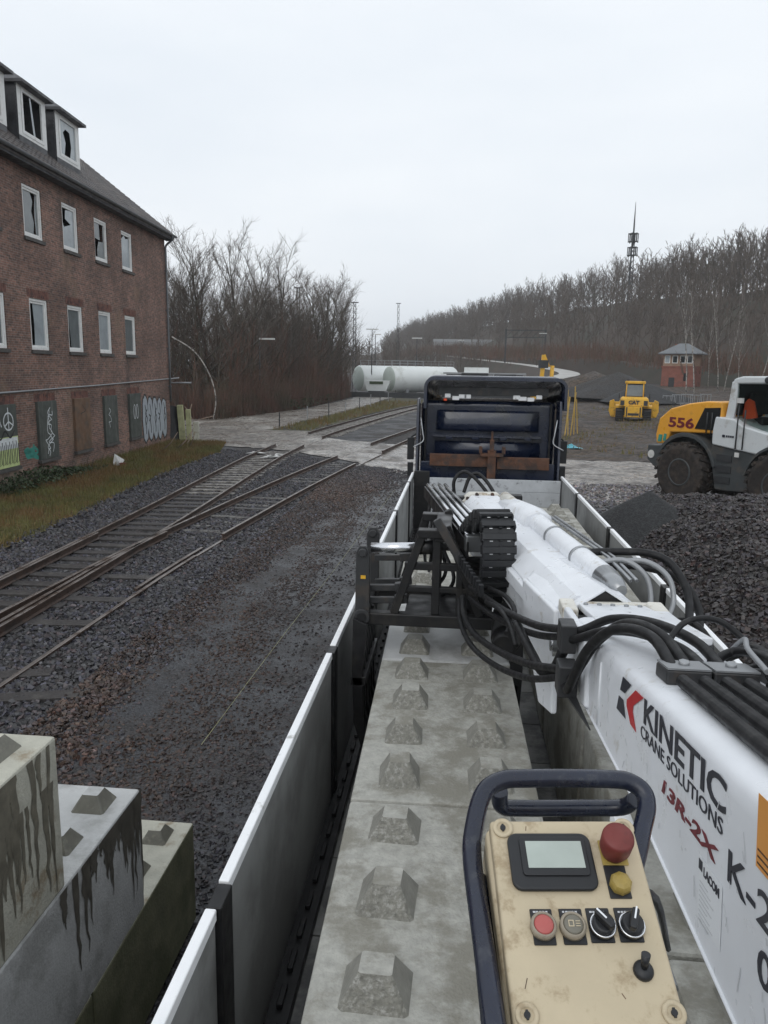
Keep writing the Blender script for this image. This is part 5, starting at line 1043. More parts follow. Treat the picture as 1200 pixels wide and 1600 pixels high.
# ------------------------------------------------------------------ bare trees
def grow(seed, h, r0, crown=.25, limbs=16, subs=6, twigs=7, spread=.55, up=.55, trunk_mt='bark', twr=.014, sides=5, lean=0.):
    """bare winter tree: (trunk and limbs, twigs) as two MB"""
    r_ = random.Random(seed); T = MB(); W = MB()
    def path(p, d, L, n, jit, upw):
        P = [p.copy()]; d = d.normalized()
        for i in range(n):
            d = (d+Vector((r_.gauss(0,jit),r_.gauss(0,jit),r_.gauss(0,jit)+upw))).normalized(); P.append(P[-1]+d*L/n)
        return P
    tp = path(Vector((0,0,-.2)), Vector((lean*r_.choice((-1,1)),r_.gauss(0,.03),1)), h*.82, 9, .05, .05); rr = [r0*(1-.82*i/9)+.01 for i in range(10)]; rr[0] *= 1.3; T.tube(tp, rr, sides+1)
    for k in range(limbs):
        t = crown+(1-crown)*(k+r_.random())/limbs; i = min(8, int(t*9)); f = t*9-i; p = tp[i].lerp(tp[i+1], f); a = k*2.4+r_.uniform(-.5,.5)
        d = Vector((math.cos(a)*spread*(1.25-t*.6), math.sin(a)*spread*(1.25-t*.6), up+.5*t)); L = h*(.42-.22*t)*r_.uniform(.75,1.2); lp = path(p, d, L, 5, .12, .09); lr = max(.012, rr[i]*.55); T.tube(lp, [lr*(1-.8*q/5)+.006 for q in range(6)], 4, cap=False)
        for s in range(subs):
            u = .2+.8*(s+r_.random())/subs; i2 = min(4, int(u*5)); sp = lp[i2].lerp(lp[i2+1], u*5-i2); dd = (lp[i2+1]-lp[i2]).normalized(); d2 = dd+Vector((r_.gauss(0,.5),r_.gauss(0,.5),r_.gauss(.15,.35))); L2 = L*r_.uniform(.3,.55); s2 = path(sp, d2, L2, 3, .14, .08); W.tube(s2, [twr*1.5,twr*1.25,twr,twr*.7], 3, cap=False, sm=False)
            for q in range(twigs):
                v = .15+.85*r_.random(); i3 = min(2, int(v*3)); wp = s2[i3].lerp(s2[i3+1], v*3-i3); d3 = (s2[i3+1]-s2[i3]).normalized()+Vector((r_.gauss(0,.55),r_.gauss(0,.55),r_.gauss(.2,.4))); L3 = L2*r_.uniform(.25,.6); e = path(wp, d3, L3, 2, .15, .05); W.tube(e, [twr*.8,twr*.65,twr*.4], 3, cap=False, sm=False)
    return T, W
def make_tree(seed, label, group, h, r0, tw='twig', tm='bark', name='tree', **k):
    T, W = grow(seed, h, r0, **k); t = thing(name, label, 'tree', (0,0,0), 0, group); T.build('trunk', tm, t, recalc=False); W.build('crown', tw, t, recalc=False); return t
class Forest:
    def __init__(s, protos): s.p = protos; s.used = set(); s.k = 0
    def put(s, x, y, z, sc, label=None, i=None, rz=None):
        i = s.k % len(s.p) if i is None else i; s.k += 1; rz = random.uniform(0,6.28) if rz is None else rz
        if i not in s.used:
            s.used.add(i); o = s.p[i]; o.location = (x,y,z); o.rotation_euler = (0,0,rz); o.scale = (sc,sc,sc)
            if label: o['label'] = label
            return o
        return dup(s.p[i], (x,y,z), rz, sc, label)
# the slope below the crest reads as one mass of stems
def mass(name, n, fn, protos, mt, label, smin, smax):
    MV = []; MF = []; off = 0; base = []
    for T, W in protos: base.append((np.array(T.v+W.v, float), [list(x) for x in T.f]+[[i+len(T.v) for i in x] for x in W.f]))
    qv = []; qi = []
    for k in range(n):
        V, F = base[k % len(base)]; x, y, z = fn(); a = random.uniform(0,6.28); s = random.uniform(smin,smax); c_, s_ = math.cos(a)*s, math.sin(a)*s
        W = np.stack([V[:,0]*c_-V[:,1]*s_+x, V[:,0]*s_+V[:,1]*c_+y, V[:,2]*s+z],-1); MV.append(W); MF += [tuple(i+off for i in q) for q in F]; off += len(V)
    me = bpy.data.meshes.new(name); me.from_pydata(np.concatenate(MV).tolist(), [], MF); me.update(); o = obj(name, me, mt, recalc=False); tag(o, label, 'wood', kind='stuff'); return o
lowp = [grow(50+k, 12, .13, limbs=8, subs=3, twigs=1, spread=.6, up=.6, crown=.22, twr=.05, sides=3) for k in range(3)]
lowp2 = [grow(60+k, 12, .09, limbs=10, subs=4, twigs=2, spread=.62, up=.6, crown=.1, twr=.018, sides=3) for k in range(3)]
gL = 'bare trees of the grove behind the brick building'; lL = 'bare dark winter tree in the grove between the brick building and the white tanks'
grove = Forest([make_tree(11+k, lL, gL, 17, .2, limbs=16, subs=9, twigs=10, spread=.8+.06*k, up=.55, crown=.18, twr=.0125) for k in range(5)])
front = [(-19.2,62),(-18.3,66.5),(-17.9,72),(-17.4,78),(-17.3,84),(-17.2,91),(-17.3,98),(-17.6,105)]
for k in range(56):
    t = random.random(); y = 61+54*t; x = np.interp(y,[p[1] for p in front],[p[0] for p in front])-1.0-abs(random.gauss(0,6.5)); sc = random.uniform(.58,.84)*(1.0-.06*t); grove.put(float(x), y, 0, sc)
for x, y, sc in ((-24.0,66,.8),(-22.3,68,.95),(-26.0,68,.74),(-28.2,70,.68),(-17.6,108,.92),(-17.4,113,.9),(-18.8,103,.95),(-20.5,111,1.0),(-21.0,71,.94),(-21.8,77,.95),(-20,83,1.0),(-17.6,99,.95),(-18.4,107,.98),(-19,116,.95)): grove.put(x, y, 0, sc)
# red-brown thicket along the edge of the grove
def thicket(name, n, line, depth, hmin, hmax, mt, label, wd=.02, zf=None):
    ys = [p[1] for p in line]; xs = [p[0] for p in line]; y = rng.uniform(ys[0], ys[-1], n); x = np.interp(y, ys, xs)-np.abs(rng.normal(0,depth,n)); z = hz(x,y) if zf is None else zf(x,y); h = rng.uniform(hmin,hmax,n)*(.72+.5*lump(x*.45,y*.42))
    V = []; a = rng.uniform(0,6.28,n); l = h*rng.uniform(.05,.5,n); p0 = np.stack([x,y,z-.05],-1); p1 = p0+np.stack([l*.35*np.cos(a),l*.35*np.sin(a),h*.6],-1); p2 = p0+np.stack([l*np.cos(a),l*np.sin(a),h],-1); b = rng.uniform(0,6.28,n); o = np.stack([np.cos(b),np.sin(b),0*b],-1)*wd; o2 = np.stack([np.cos(b+2.1),np.sin(b+2.1),0*b],-1)*wd; o3 = np.stack([np.cos(b+4.2),np.sin(b+4.2),0*b],-1)*wd
    V = np.stack([p0+o,p0+o2,p0+o3,p1+o*.8,p1+o2*.8,p1+o3*.8,p2],1).reshape(-1,3); F = []
    base = np.arange(n)*7
    Q = np.stack([np.stack([base+i,base+(i+1)%3,base+3+(i+1)%3,base+3+i],-1) for i in range(3)],1).reshape(-1,4); Tn = np.stack([np.stack([base+3+i,base+3+(i+1)%3,base+6],-1) for i in range(3)],1).reshape(-1,3)
    me = bpy.data.meshes.new(name); me.from_pydata(V.tolist(), [], Q.tolist()+Tn.tolist()); me.update(); ob = obj(name, me, mt, recalc=False); tag(ob, label, 'brushwood', kind='stuff'); return ob
thicket('thicket', 13000, [(-18.6,58.5),(-17.2,66),(-15.9,76),(-15.5,92),(-15.6,112)], 4.2, 1.0, 5.6, 'brush', 'dense red-brown leafless brushwood under the grove by the muddy track')
thicket('undergrowth', 5500, [(-22,57),(-19,66),(-18,80),(-18,115)], 7, 2.0, 5.5, 'twig', 'tall thin leafless saplings inside the grove', .022)
def grove_pt():
    y = 60+56*random.random(); x = float(np.interp(y,[60,66,76,92,112],[-19.2,-17.6,-16.6,-16.2,-16]))-.3-abs(random.gauss(0,6)); return x, y, 0
mass('sapling_wood', 170, grove_pt, lowp2, 'brush', 'mass of reddish leafless saplings filling the grove below the crowns', .42, .82)
pts = [(x-abs(random.gauss(0,1.2)), y, random.uniform(.05,1.0)) for x, y in [(float(np.interp(t,[72,76,92],[-16.4,-15.9,-15.5])), t) for t in [random.uniform(74,97) for _ in range(2600)]]]
iv = leaf_cloud('ivy_bank', pts, .28, 'leaf_green', 'dark evergreen scrub at the foot of the brushwood beside the muddy track', 'scrub', kind='stuff')
bt_ = thing('bent_birch', 'pale birch trunk bent over in an arch at the edge of the grove', 'tree', (-19.0,58.5,0))
MB().tube(cat([(0,0,0),(.25,0,1.6),(-.2,.1,3.4),(-1.4,.2,5.2),(-3.2,.3,6.3)],6), .05, 7).build('trunk', 'birch_bark', bt_); MB().tube(cat([(0,0,.3),(-.8,.1,.1),(-1.6,.1,-.05),(-1.9,.1,.5),(-1.7,.1,1.2)],5), .05, 6).tube([(-1.9,.1,.5),(-2.3,.1,1.0)], .04, 5).build('broken_limb', 'plaster', bt_)
bc = Forest([make_tree(71+k, 'slender white birch', 'birches', 15, .06, tw='twig_grey', tm='birch_bark', name='birch_tree', limbs=11, subs=4, twigs=4, spread=.3, up=.8, crown=.38, twr=.012, lean=.05) for k in range(2)])
# ------------------------------------------------------------------ wooded hill
def bearing(az, d):   # ground position by bearing from the trailer axis (degrees, right positive) and distance
    return d*math.sin(R(az)), d*math.cos(R(az)), 0
RG = [(105,40,22),(84,92,21),(63,158,20),(50,226,24),(23,320,24),(-6,420,23),(-31,475,19),(-60,560,14),(-140,640,10)]
FT = [(70,25,2.2),(57,75,2.4),(41,118,3.6),(30,150,6.2),(14,212,8.5),(-3,292,11),(-24,350,9),(-60,430,5),(-140,520,3)]
def samp(L, t):
    C = [Vector(p) for p in L]; n = len(C)-1; i = min(n-1, int(t*n)); return C[i].lerp(C[i+1], t*n-i)
NS, NC = 90, 16; v = []; f = []
for i in range(NS+1):
    a = samp(RG, i/NS); b = samp(FT, i/NS); out = (b-a).normalized(); sk = b+Vector((out.x*9,out.y*9,0)); back = a-Vector((out.x*40,out.y*40,6))
    for j in range(NC+1):
        if j == 0: p = back
        elif j == NC: p = Vector((sk.x,sk.y,-1.5))
        else:
            t = (j-1)/(NC-2); p = a.lerp(b, t); p.z = a.z+(b.z-a.z)*smooth(0,1,t)+.7*float(lump(p.x*.12,p.y*.12))
        v.append(tuple(p))
for i in range(NS):
    for j in range(NC): f.append((i*(NC+1)+j, i*(NC+1)+j+1, (i+1)*(NC+1)+j+1, (i+1)*(NC+1)+j))
me = bpy.data.meshes.new('hill'); me.from_pydata(v, [], f); me.polygons.foreach_set('use_smooth', [True]*len(f)); me.update(); tag(obj('hill', me, 'hill_earth'), kind='structure')
def hillp(t, u):
    a = samp(RG, t); b = samp(FT, t); p = a.lerp(b, u); p.z = a.z+(b.z-a.z)*smooth(0,1,u); return p
gR = 'bare trees on the crest of the wooded hill'
ridge = Forest([make_tree(31+k, 'bare grey winter tree on the crest of the wooded hill', gR, 13, .17, tw='twig_grey', limbs=14, subs=6, twigs=6, spread=.85, up=.5, crown=.1, twr=.024, sides=3) for k in range(4)])
for k in range(270):
    t = .1+.72*((k+random.random())/270)**.8; p = hillp(t, abs(random.gauss(0,.2))); ridge.put(p.x, p.y, p.z-1.8, random.uniform(.65,1.25))
def slope_pt():
    t = .08+.74*random.random()**.9; p = hillp(t, .95*random.random()**1.5); return p.x, p.y, p.z-.3
mass('hillside_wood', 900, slope_pt, lowp, 'twig_grey', 'dense leafless wood covering the hillside below the crest', .75, 1.15)
thicket('hill_brush', 9000, [(60,62),(45,108),(31,146),(15,208),(-2,288),(-22,345)][::1], 6, 1.5, 4.5, 'brush', 'red-brown scrub along the foot of the wooded hill', .05, zf=lambda x, y: hz(x,y)+np.interp(y,[62,108,146,208,288,345],[2,3,5.5,8,10.5,8.5])-1.2)
def backrow():
    t = random.random(); x = -62+70*t; y = 142+50*t+random.uniform(0,70); return x, y, hz1(x,y)
mass('far_wood', 190, backrow, lowp, 'twig_grey', 'far leafless wood behind the white tanks', .7, 1.0)
# ------------------------------------------------------------------ birches, mast, signal box
for k, (az, d, sc, lb) in enumerate(((15.71,97,1.1,'tallest white birch standing in front of the red signal box'),(16.21,97,1.0,'leaning white birch right beside the tallest one at the signal box'),(17.7,103,.98,'white birch, first to the right of the signal box'),(18.07,104,.85,'white birch close behind the first right of the signal box'),(18.92,101,.68,'short thin birch midway between signal box and frame edge'),(20.12,92,.85,'rightmost white birch above the wheel loader cab'),(17.05,112,.8,'thin birch behind the signal box'))):
    x, y, _ = bearing(az, d); bc.put(x, y, hz1(x,y), sc, lb)
x, y, _ = bearing(11.49, 205); ms = thing('radio_mast', 'tall lattice radio mast with antenna panels rising above the hill trees', 'mast', (x,y,14))
lt = MB(); Hm = 27.5
for a in range(3):
    an = a*2.094; r1, r2 = .75, .35; lt.bar((r1*math.cos(an),r1*math.sin(an),-2),(r2*math.cos(an),r2*math.sin(an),Hm-6),.16,.16)
for k in range(17):
    z0 = k*1.25; 
    for a in range(3):
        a0, a1 = a*2.094, (a+1)*2.094; r_ = .75-.4*z0/(Hm-6); lt.bar((r_*math.cos(a0),r_*math.sin(a0),z0),(r_*math.cos(a1),r_*math.sin(a1),z0+1.25),.08,.08)
lt.build('lattice', 'dark_metal', ms); MB().tube([(0,0,Hm-7),(0,0,Hm-1.5),(0,0,Hm+3.2)], [.22,.18,.05], 8).build('pole', 'dark_metal', ms)
for z0 in (Hm-9.4, Hm-6.2):
    for a in range(6):
        an = a*1.047; MB().bx(-.14,.14,-.08,.08,0,2.2, Matrix.Translation((1.15*math.cos(an),1.15*math.sin(an),z0)) @ Matrix.Rotation(an+1.57,4,'Z')).build('antenna_panel', 'dark_metal', ms)
    for zz in (z0+.2, z0+2.0): MB().lathe([(1.05,zz),(1.12,zz),(1.12,zz+.12),(1.05,zz+.12)], 18).build('antenna_ring', 'dark_metal', ms)
MB().bx(-.7,.7,-.7,.7,Hm-12.2,Hm-12.1).build('platform', 'dark_metal', ms)
x, y, _ = bearing(15.29, 116); sb = thing('signal_box', 'small red brick signal box with grey hipped roof at the foot of the hill', 'building', (x,y,hz1(x,y)-.2), R(-32)); sb.scale = (.86,.86,.86)
MB().bx(-2.5,2.5,-2.1,2.1,-.5,3.3).build('wall', 'red_brick_far', sb); MB().bx(-2.58,2.58,-2.18,2.18,3.3,3.52).build('cornice', 'red_brick_far', sb)
MB().bx(-2.4,2.4,-2.0,2.0,3.52,5.6).build('upper_wall', 'tan_wall', sb)
rf = MB().add([(-3.1,-2.7,5.5),(3.1,-2.7,5.5),(3.1,2.7,5.5),(-3.1,2.7,5.5),(-.7,0,7.1),(.7,0,7.1),(-3.1,-2.7,5.36),(3.1,-2.7,5.36),(3.1,2.7,5.36),(-3.1,2.7,5.36)], [(0,1,5,4),(1,2,5),(2,3,4,5),(3,0,4),(0,6,7,1),(1,7,8,2),(2,8,9,3),(3,9,6,0),(6,9,8,7)]).build('roof', 'grey_roof', sb); MB().bx(-1.3,-.9,-.3,.1,6.3,7.0).build('chimney', 'red_brick_far', rf)
for x0 in (-1.75,-.55,.65,1.75):
    wn = MB().bx(x0-.42,x0+.42,-2.04,-1.99,3.95,5.15).build('window', 'window_white', sb); MB().bx(x0-.33,x0+.33,-2.06,-2.0,4.05,5.05).build('pane', 'dark_glass' if x0 > -1 else 'pane_pale', wn)
for y0 in (-1.2,0,1.2):
    wn = MB().bx(-2.44,-2.39,y0-.4,y0+.4,3.95,5.15).build('window', 'window_white', sb); MB().bx(-2.46,-2.4,y0-.32,y0+.32,4.05,5.05).build('pane', 'dark_glass' if y0 else 'pane_pale', wn)
MB().bx(-1.3,-.4,-2.14,-2.08,-.3,1.7).build('door', 'dark_metal', sb); MB().bx(-2.54,-2.49,-1.0,.4,.6,1.8).build('graffiti_patch', 'spray_white', sb); MB().bx(1.0,1.6,-2.14,-2.09,1.2,2.4).build('lower_window', 'dark_glass', sb)
for k, (az, d, rx, ry, h, mt_, lb) in enumerate(((11.14,96,7.0,7,2.9,'dark_gravel','tall dark stockpile left of the red signal box'),(9.49,104,6.5,7,2.8,'mud','brown stockpile, leftmost of the three by the signal box'),(12.84,92,5.5,6,2.0,'fine_spoil','low black stockpile next to the signal box wall'))):
    x, y, _ = bearing(az, d); mound('stockpile', x, y, rx, ry, h, mt_, lb, sharp=1.1, cat_='stockpile')
# pale curving haul road and bridge far behind the cab
L = [(-4.26, 264.97, 8.75), (6.84, 209.89, 6.78), (13.71, 169.45, 5.52), (16.6, 139.01, 4.53), (16.03, 116.91, 3.86), (11.91, 103.32, 3.28)]; n_ = []
rd = MB(); A = cat(L, 8); sec = []
for i, p in enumerate(A):
    t = (A[min(i+1,len(A)-1)]-A[max(i-1,0)]); t.z = 0; t.normalize(); q = Vector((t.y,-t.x,0))*1.9; sec.append([p+q*.8, p-q*.8, p-q*4-Vector((0,0,p.z+2)), p+q*4-Vector((0,0,p.z+2))])
rd.loft([[a_[0],a_[1],a_[1]-Vector((0,0,.3)),a_[0]-Vector((0,0,.3))] for a_ in sec]); o = rd.build('haul_road', 'pale_gravel'); o['kind'] = 'structure'
o = MB().loft([[a_[0]-Vector((0,0,.05)),a_[1]-Vector((0,0,.05)),a_[2],a_[3]] for a_ in sec], sm=False).build('embankment', 'hill_earth'); o['kind'] = 'structure'
br_ = thing('bridge', 'distant concrete road bridge crossing the tracks at the foot of the hill', 'bridge', (1,285,0))
MB().bx(-11,12,-3,3,12.6,14).build('deck', 'bridge_concrete', br_); MB().bx(-11,12,-3.05,-2.95,14,14.9).build('parapet', 'galv', br_)
for x0 in (-10.5,-1,10): MB().bx(x0-.6,x0+.6,-2.5,2.5,-1,12.6).build('pier', 'bridge_concrete', br_)
gy_ = thing('signal_gantry', 'distant dark lattice signal gantry across the tracks below the hill', 'gantry', (*bearing(4.59, 185)[:2],4), R(-4))
for x0 in (-4.5,4.5): MB().bx(x0-.2,x0+.2,-.2,.2,-5,9.6).build('gantry_post', 'dark_metal', gy_)
g = MB().bx(-4.5,4.5,-.3,.3,9.3,9.5).bx(-4.5,4.5,-.3,.3,7.7,7.85)
for k in range(6): g.bar((-4.5+1.5*k,0,7.8),(-4.5+1.5*k+1.5,0,9.4),.1,.1)
g.build('gantry_truss', 'dark_metal', gy_)
# ------------------------------------------------------------------ tanks and yard behind the cab
def tank(x, y, L, label):
    t = thing('storage_tank', label, 'tank', (x,y,0), R(36), 'white storage tanks'); M = Matrix(((0,0,1,0),(1,0,0,0),(0,1,0,2.62),(0,0,0,1))); r = 1.98
    MB().lathe([(.2,-.55),(.9,-.5),(1.5,-.32),(1.85,-.1),(r,.1),(r,L-.1),(1.85,L+.1),(1.5,L+.32),(.9,L+.5),(.2,L+.55)], 36, M).build('shell', 'tank_white', t); MB().lathe([(.2,-.57),(.9,-.52),(1.5,-.34),(1.85,-.12),(1.86,-.1)], 36, M).build('end_cap', 'tank_green', t)
    for q in (.2,.8): MB().bx(L*q-.2,L*q+.2,-1.5,1.5,-.2,1.4).build('saddle', 'galv', t)
    rl = MB()
    for k in range(9): rl.bx(L*k/8-.03,L*k/8+.03,-.5,-.44,4.5,5.4)
    rl.bx(0,L,-.5,-.44,5.36,5.42).bx(0,L,-.5,-.44,4.95,5.0).build('railing', 'galv', t)
tank(-15.6,120,11.5,'white storage tank with pale green end, left of the pair behind the wood'); tank(-10.6,117.5,11.5,'white storage tank with pale green end, right of the pair next to the cab')
o = MB().bx(-17,3,-.15,.15,-.3,.75).build('yard_wall', 'dark_metal'); o.location = (0,113,0); tag(o, 'long low dark wall in front of the white tanks', 'wall')
sk_ = thing('skip', 'white tapered skip with a green band by the tanks', 'skip', (-12.2,114.6,0)); MB().add([(-1.4,-.8,.9),(1.4,-.8,.9),(1.4,.8,.9),(-1.4,.8,.9),(-1.7,-1,2.4),(2.1,-1,2.4),(2.1,1,2.4),(-1.7,1,2.4)], [(0,3,2,1),(4,5,6,7),(0,1,5,4),(1,2,6,5),(2,3,7,6),(3,0,4,7)]).build('body', 'tank_white', sk_); MB().bx(-1.0,1.0,-1.03,-.98,1.9,2.3).build('green_band', 'leaf_green', sk_); MB().bx(-1.2,1.2,-.7,.7,-.1,.9).build('stand', 'dark_metal', sk_)
def lamp(az, d, ztop, label, arm=1.0, heads=2):
    x, y, _ = bearing(az, d); t = thing('lamp_post', label, 'lamp post', (x,y,hz1(x,y)), 0, 'lamp posts by the tanks'); MB().tube([(0,0,-.3),(0,0,ztop)], [.09,.055], 8).build('pole', 'dark_metal', t)
    for s in ([-1,1] if heads == 2 else [1]): MB().bx(min(0,s*arm),max(0,s*arm),-.14,.14,ztop-.05,ztop+.1).build('lamp_head', 'litter_white', t)
lamp(-6.48,120,10.0,'tall lamp post with a double head, left one above the tanks',.9); lamp(-6.24,124,9.4,'lamp post just right of the tall double-headed one',.9,1); lamp(-3.2,126,9.0,'single lamp post behind the right white tank',.8); lamp(-14.61,72,6.6,'street lamp with a flat white head in front of the grove',1.4,1); lamp(5.8,170,10.4,'distant lamp post below the hill right of the gantry',.8); lamp(-0.02,200,11,'distant lamp post beside the far bridge',.8)
for k, (az, d, zt, lb) in enumerate(((-11.81,112,15,'dark lattice mast standing among the bare trees, left one'),(-7.75,128,14.5,'dark lattice mast at the right edge of the bare trees'),(-4.6,190,19.5,'distant catenary mast in the gap right of the grove'))):
    x, y, _ = bearing(az, d); t = thing('lattice_mast', lb, 'mast', (x,y,0)); m_ = MB()
    for a, b in ((-1,-1),(1,-1),(1,1),(-1,1)): m_.bar((.3*a,.3*b,-.3),(.16*a,.16*b,zt),.045,.045)
    for q in range(14): z0 = zt*q/14; m_.bar((-.28,-.28,z0),(.28,-.28,z0+zt/14),.05,.05).bar((.28,.28,z0),(-.28,.28,z0+zt/14),.05,.05)
    m_.build('lattice', 'dark_metal', t); MB().bx(-.6,.6,-.1,.1,zt,zt+.15).build('crossarm', 'dark_metal', t)
for k in range(9):
    y = 51+6.2*k; x = float(np.interp(y,[50,60,78,112],[-12.1,-11.0,-9.6,-7.6])); o = MB().bx(-.035,.035,-.035,.035,-.2,1.15+.15*(k%3)).build('fence_post', 'dark_metal' if k % 2 == 0 else 'galv'); o.location = (x,y,0); tag(o, ('first','second','third','fourth','fifth','sixth','seventh','eighth','ninth')[k]+' thin fence post from the crossing on the grass verge by the rails', 'post', 'fence posts along the verge')
sh = thing('yard_shed', 'long low grey flat-roofed shed behind the dark cab', 'shed', (*bearing(2.06, 105)[:2],.4), R(-3)); MB().bx(-5.5,4.5,-1.5,1.5,-1,3.2).build('wall', 'dark_metal', sh); MB().bx(-5.9,4.9,-1.9,1.9,3.2,3.42).build('roof', 'galv', sh); MB().bx(-3.2,0,-1.2,1.2,3.42,4.1).build('roof_box', 'tank_white', sh)
rm = thing('rail_excavator', 'small yellow excavator arm showing above the cab roof', 'excavator', (*bearing(6.03, 62)[:2],.2)); MB().bx(-.9,.9,-.9,.9,.9,2.2).build('body', 'yellow', rm); MB().bar((-.25,0,2.1),(-.1,0,5.2),.3,.4,(0,1,0)).bar((-.1,0,5.2),(.3,0,4.3),.22,.3,(0,1,0)).build('boom', 'yellow', rm); MB().tube([(.55,0,2.2),(.6,0,4.4)], .16, 10).build('cylinder', 'yellow', rm); MB().bx(-.45,.25,-.3,.3,4.2,4.8).build('valve_block', 'dark_metal', rm); MB().bx(-1.1,1.1,-1.2,1.2,-.2,.9).build('tracks', 'tyre', rm)
for k, (az, h) in enumerate(((7.72,1.9),(7.95,2.4),(8.12,2.2),(8.35,2.5),(8.61,1.7))):
    x, y, _ = bearing(az, 52+.5*k); o = MB().bx(-.035,.035,-.035,.035,-.2,h+.7).build('timber_stake', 'orange_timber'); o.location = (x,y,hz1(x,y)); o.rotation_euler = (R(3*k-5),R((5,-3,4,-2,-6)[k]),0); tag(o, ['leftmost','second','middle','fourth','rightmost'][k]+' of five yellow timber stakes standing right of the cab', 'stake', 'yellow stakes right of the cab')
x, y, _ = bearing(8.26, 44); tp = MB(); pp = []
for i in range(7):
    for j in range(6): pp.append((-.55+.18*i+random.gauss(0,.04),-.4+.16*j+random.gauss(0,.04),.06+.22*math.exp(-((i-3)**2+(j-2.5)**2)/4)*random.uniform(.5,1.3)))
tp.add(pp, [(i*6+j,(i+1)*6+j,(i+1)*6+j+1,i*6+j+1) for i in range(6) for j in range(5)]); o = tp.build('tarpaulin', 'tarp_blue'); o.location = (x,y,hz1(x,y)); tag(o, 'crumpled turquoise tarpaulin lying on the mud right of the cab', 'tarpaulin')
x, y, _ = bearing(15.46, 60); o = MB().tube([(-1.3,.3,.55),(1.2,-.5,.35)], .36, 18).build('steel_pipe', 'grey_steel'); o.location = (x,y,hz1(x,y)); tag(o, 'big grey pipe lying on the mud behind the loader hood', 'pipe')
o = MB().tube(cat([(-2.69,7.6,.06),(-2.6,11,.055),(-2.45,15,.06),(-2.3,20,.06),(-2.1,26,.06)],5), .003, 5).build('string_line', 'post_yellow'); tag(o, 'thin yellowish string line stretched along the dark path', 'string')
for k, (x_, y_, w_) in enumerate(((-9.54,35.69,0.5),(-8.43,34.31,0.6),(-8.27,35.16,0.35))):
    o = MB().add([(-w_,-.12,0),(w_*.6,-.2,.03),(w_,.1,.0),(0,.25,.06),(-w_*.5,.15,.02)], [(0,1,2,3,4)]).add([(-w_*.4,-.05,.05),(w_*.3,-.08,.1),(w_*.2,.12,.04),(-w_*.3,.1,.08)], [(0,1,2,3)]).build('paper_sheet', 'litter_white', recalc=False); o.location = (x_, y_, .1); o.rotation_euler = (0,0,.5*k); tag(o, ['white paper scrap lying between the rails near the crossing','largest crumpled white sheet on the sleepers at the crossing','white scrap against the right rail at the crossing'][k], 'litter', 'white litter on the track')
# ------------------------------------------------------------------ wheel loader
x, y = 9.3, 25.45
ld = thing('wheel_loader', 'amber and white wheel loader standing behind the stone heap', 'wheel loader', (x,y,0), math.atan2(-.837,.547))
for xx in (-1.55,1.95):
    for s in (-1,1): wheel(ld, xx, s*1.12, .95, .95, .66, 'loader_grey', Vector((0,s,0)), False, 20, .43, Vector((1,0,0)))
def side_prism(name, P, y0, y1, mt_, bevel=.04, parent=ld): return MB().prism(P, y1-y0, Matrix(((1,0,0,0),(0,0,-1,y1),(0,1,0,0),(0,0,0,1)))).build(name, mt_, parent, bevel=bevel)
hood = side_prism('hood', [(-2.86,1.78),(-2.45,1.8),(-2.3,2.2),(-.5,2.3),(-.32,2.35),(-.32,3.3),(-.9,3.3),(-1.6,3.2),(-2.35,3.0),(-2.8,2.65),(-2.92,2.1)], -1.12, 1.12, 'amber_yellow', .06)
for s in (-1,1):
    y0 = s*1.125
    P = [(-1.28,2.4),(-.36,2.4),(-.36,3.12),(-.95,3.08)]; side_prism('side_grille', P, min(y0,y0+s*.02), max(y0,y0+s*.02), 'dark_glass', 0, hood)
    P = [(-2.78,1.86),(-2.62,1.86),(-2.6,2.1),(-2.74,2.1)]; side_prism('tail_lamp', P, min(y0,y0+s*.02), max(y0,y0+s*.02), 'spray_teal', 0, hood); P = [(-2.56,1.9),(-2.44,1.9),(-2.42,2.14),(-2.52,2.14)]; side_prism('tail_lamp', P, min(y0,y0+s*.02), max(y0,y0+s*.02), 'spray_teal', 0, hood)
    for xx in (-.8,-.62): MB().tube([(xx,s*1.17,2.3),(xx,s*1.17,2.95)], .022, 6).build('handrail', 'dark_metal', hood)
text('model_number', '556', .44, Matrix(((1,0,0,-2.38),(0,0,-1,-1.128),(0,1,0,2.4),(0,0,0,1))), 'decal_maroon', hood, width=1.05, bold=.015, world=False, ext=.002)
mk = MB().bx(-.16,-.06,-1.2,-1.195,2.22,2.3)
for k in range(4): mk.bx(-.02+.075*k,.035+.075*k,-1.2,-1.195,2.23,2.29)
mk.build('maker_mark', 'decal_navy', ld)
side_prism('counterweight', [(-3.2,1.2),(-2.9,1.0),(-2.3,.75),(-2.1,1.9),(-2.5,1.75),(-3.2,1.72)], -1.15, 1.15, 'loader_grey', .05)
for s in (-1,1): MB().lathe([(.14,0),(.14,.02)], 18, frame((-3.0,s*1.155,1.4),(1,0,0),(0,0,1 if s < 0 else -1))).build('speed_disc', 'litter_white', ld)
side_prism('rear_frame', [(-2.5,.6),(.1,.6),(.1,2.3),(-2.3,2.2)], -.62, .62, 'loader_grey', .03)
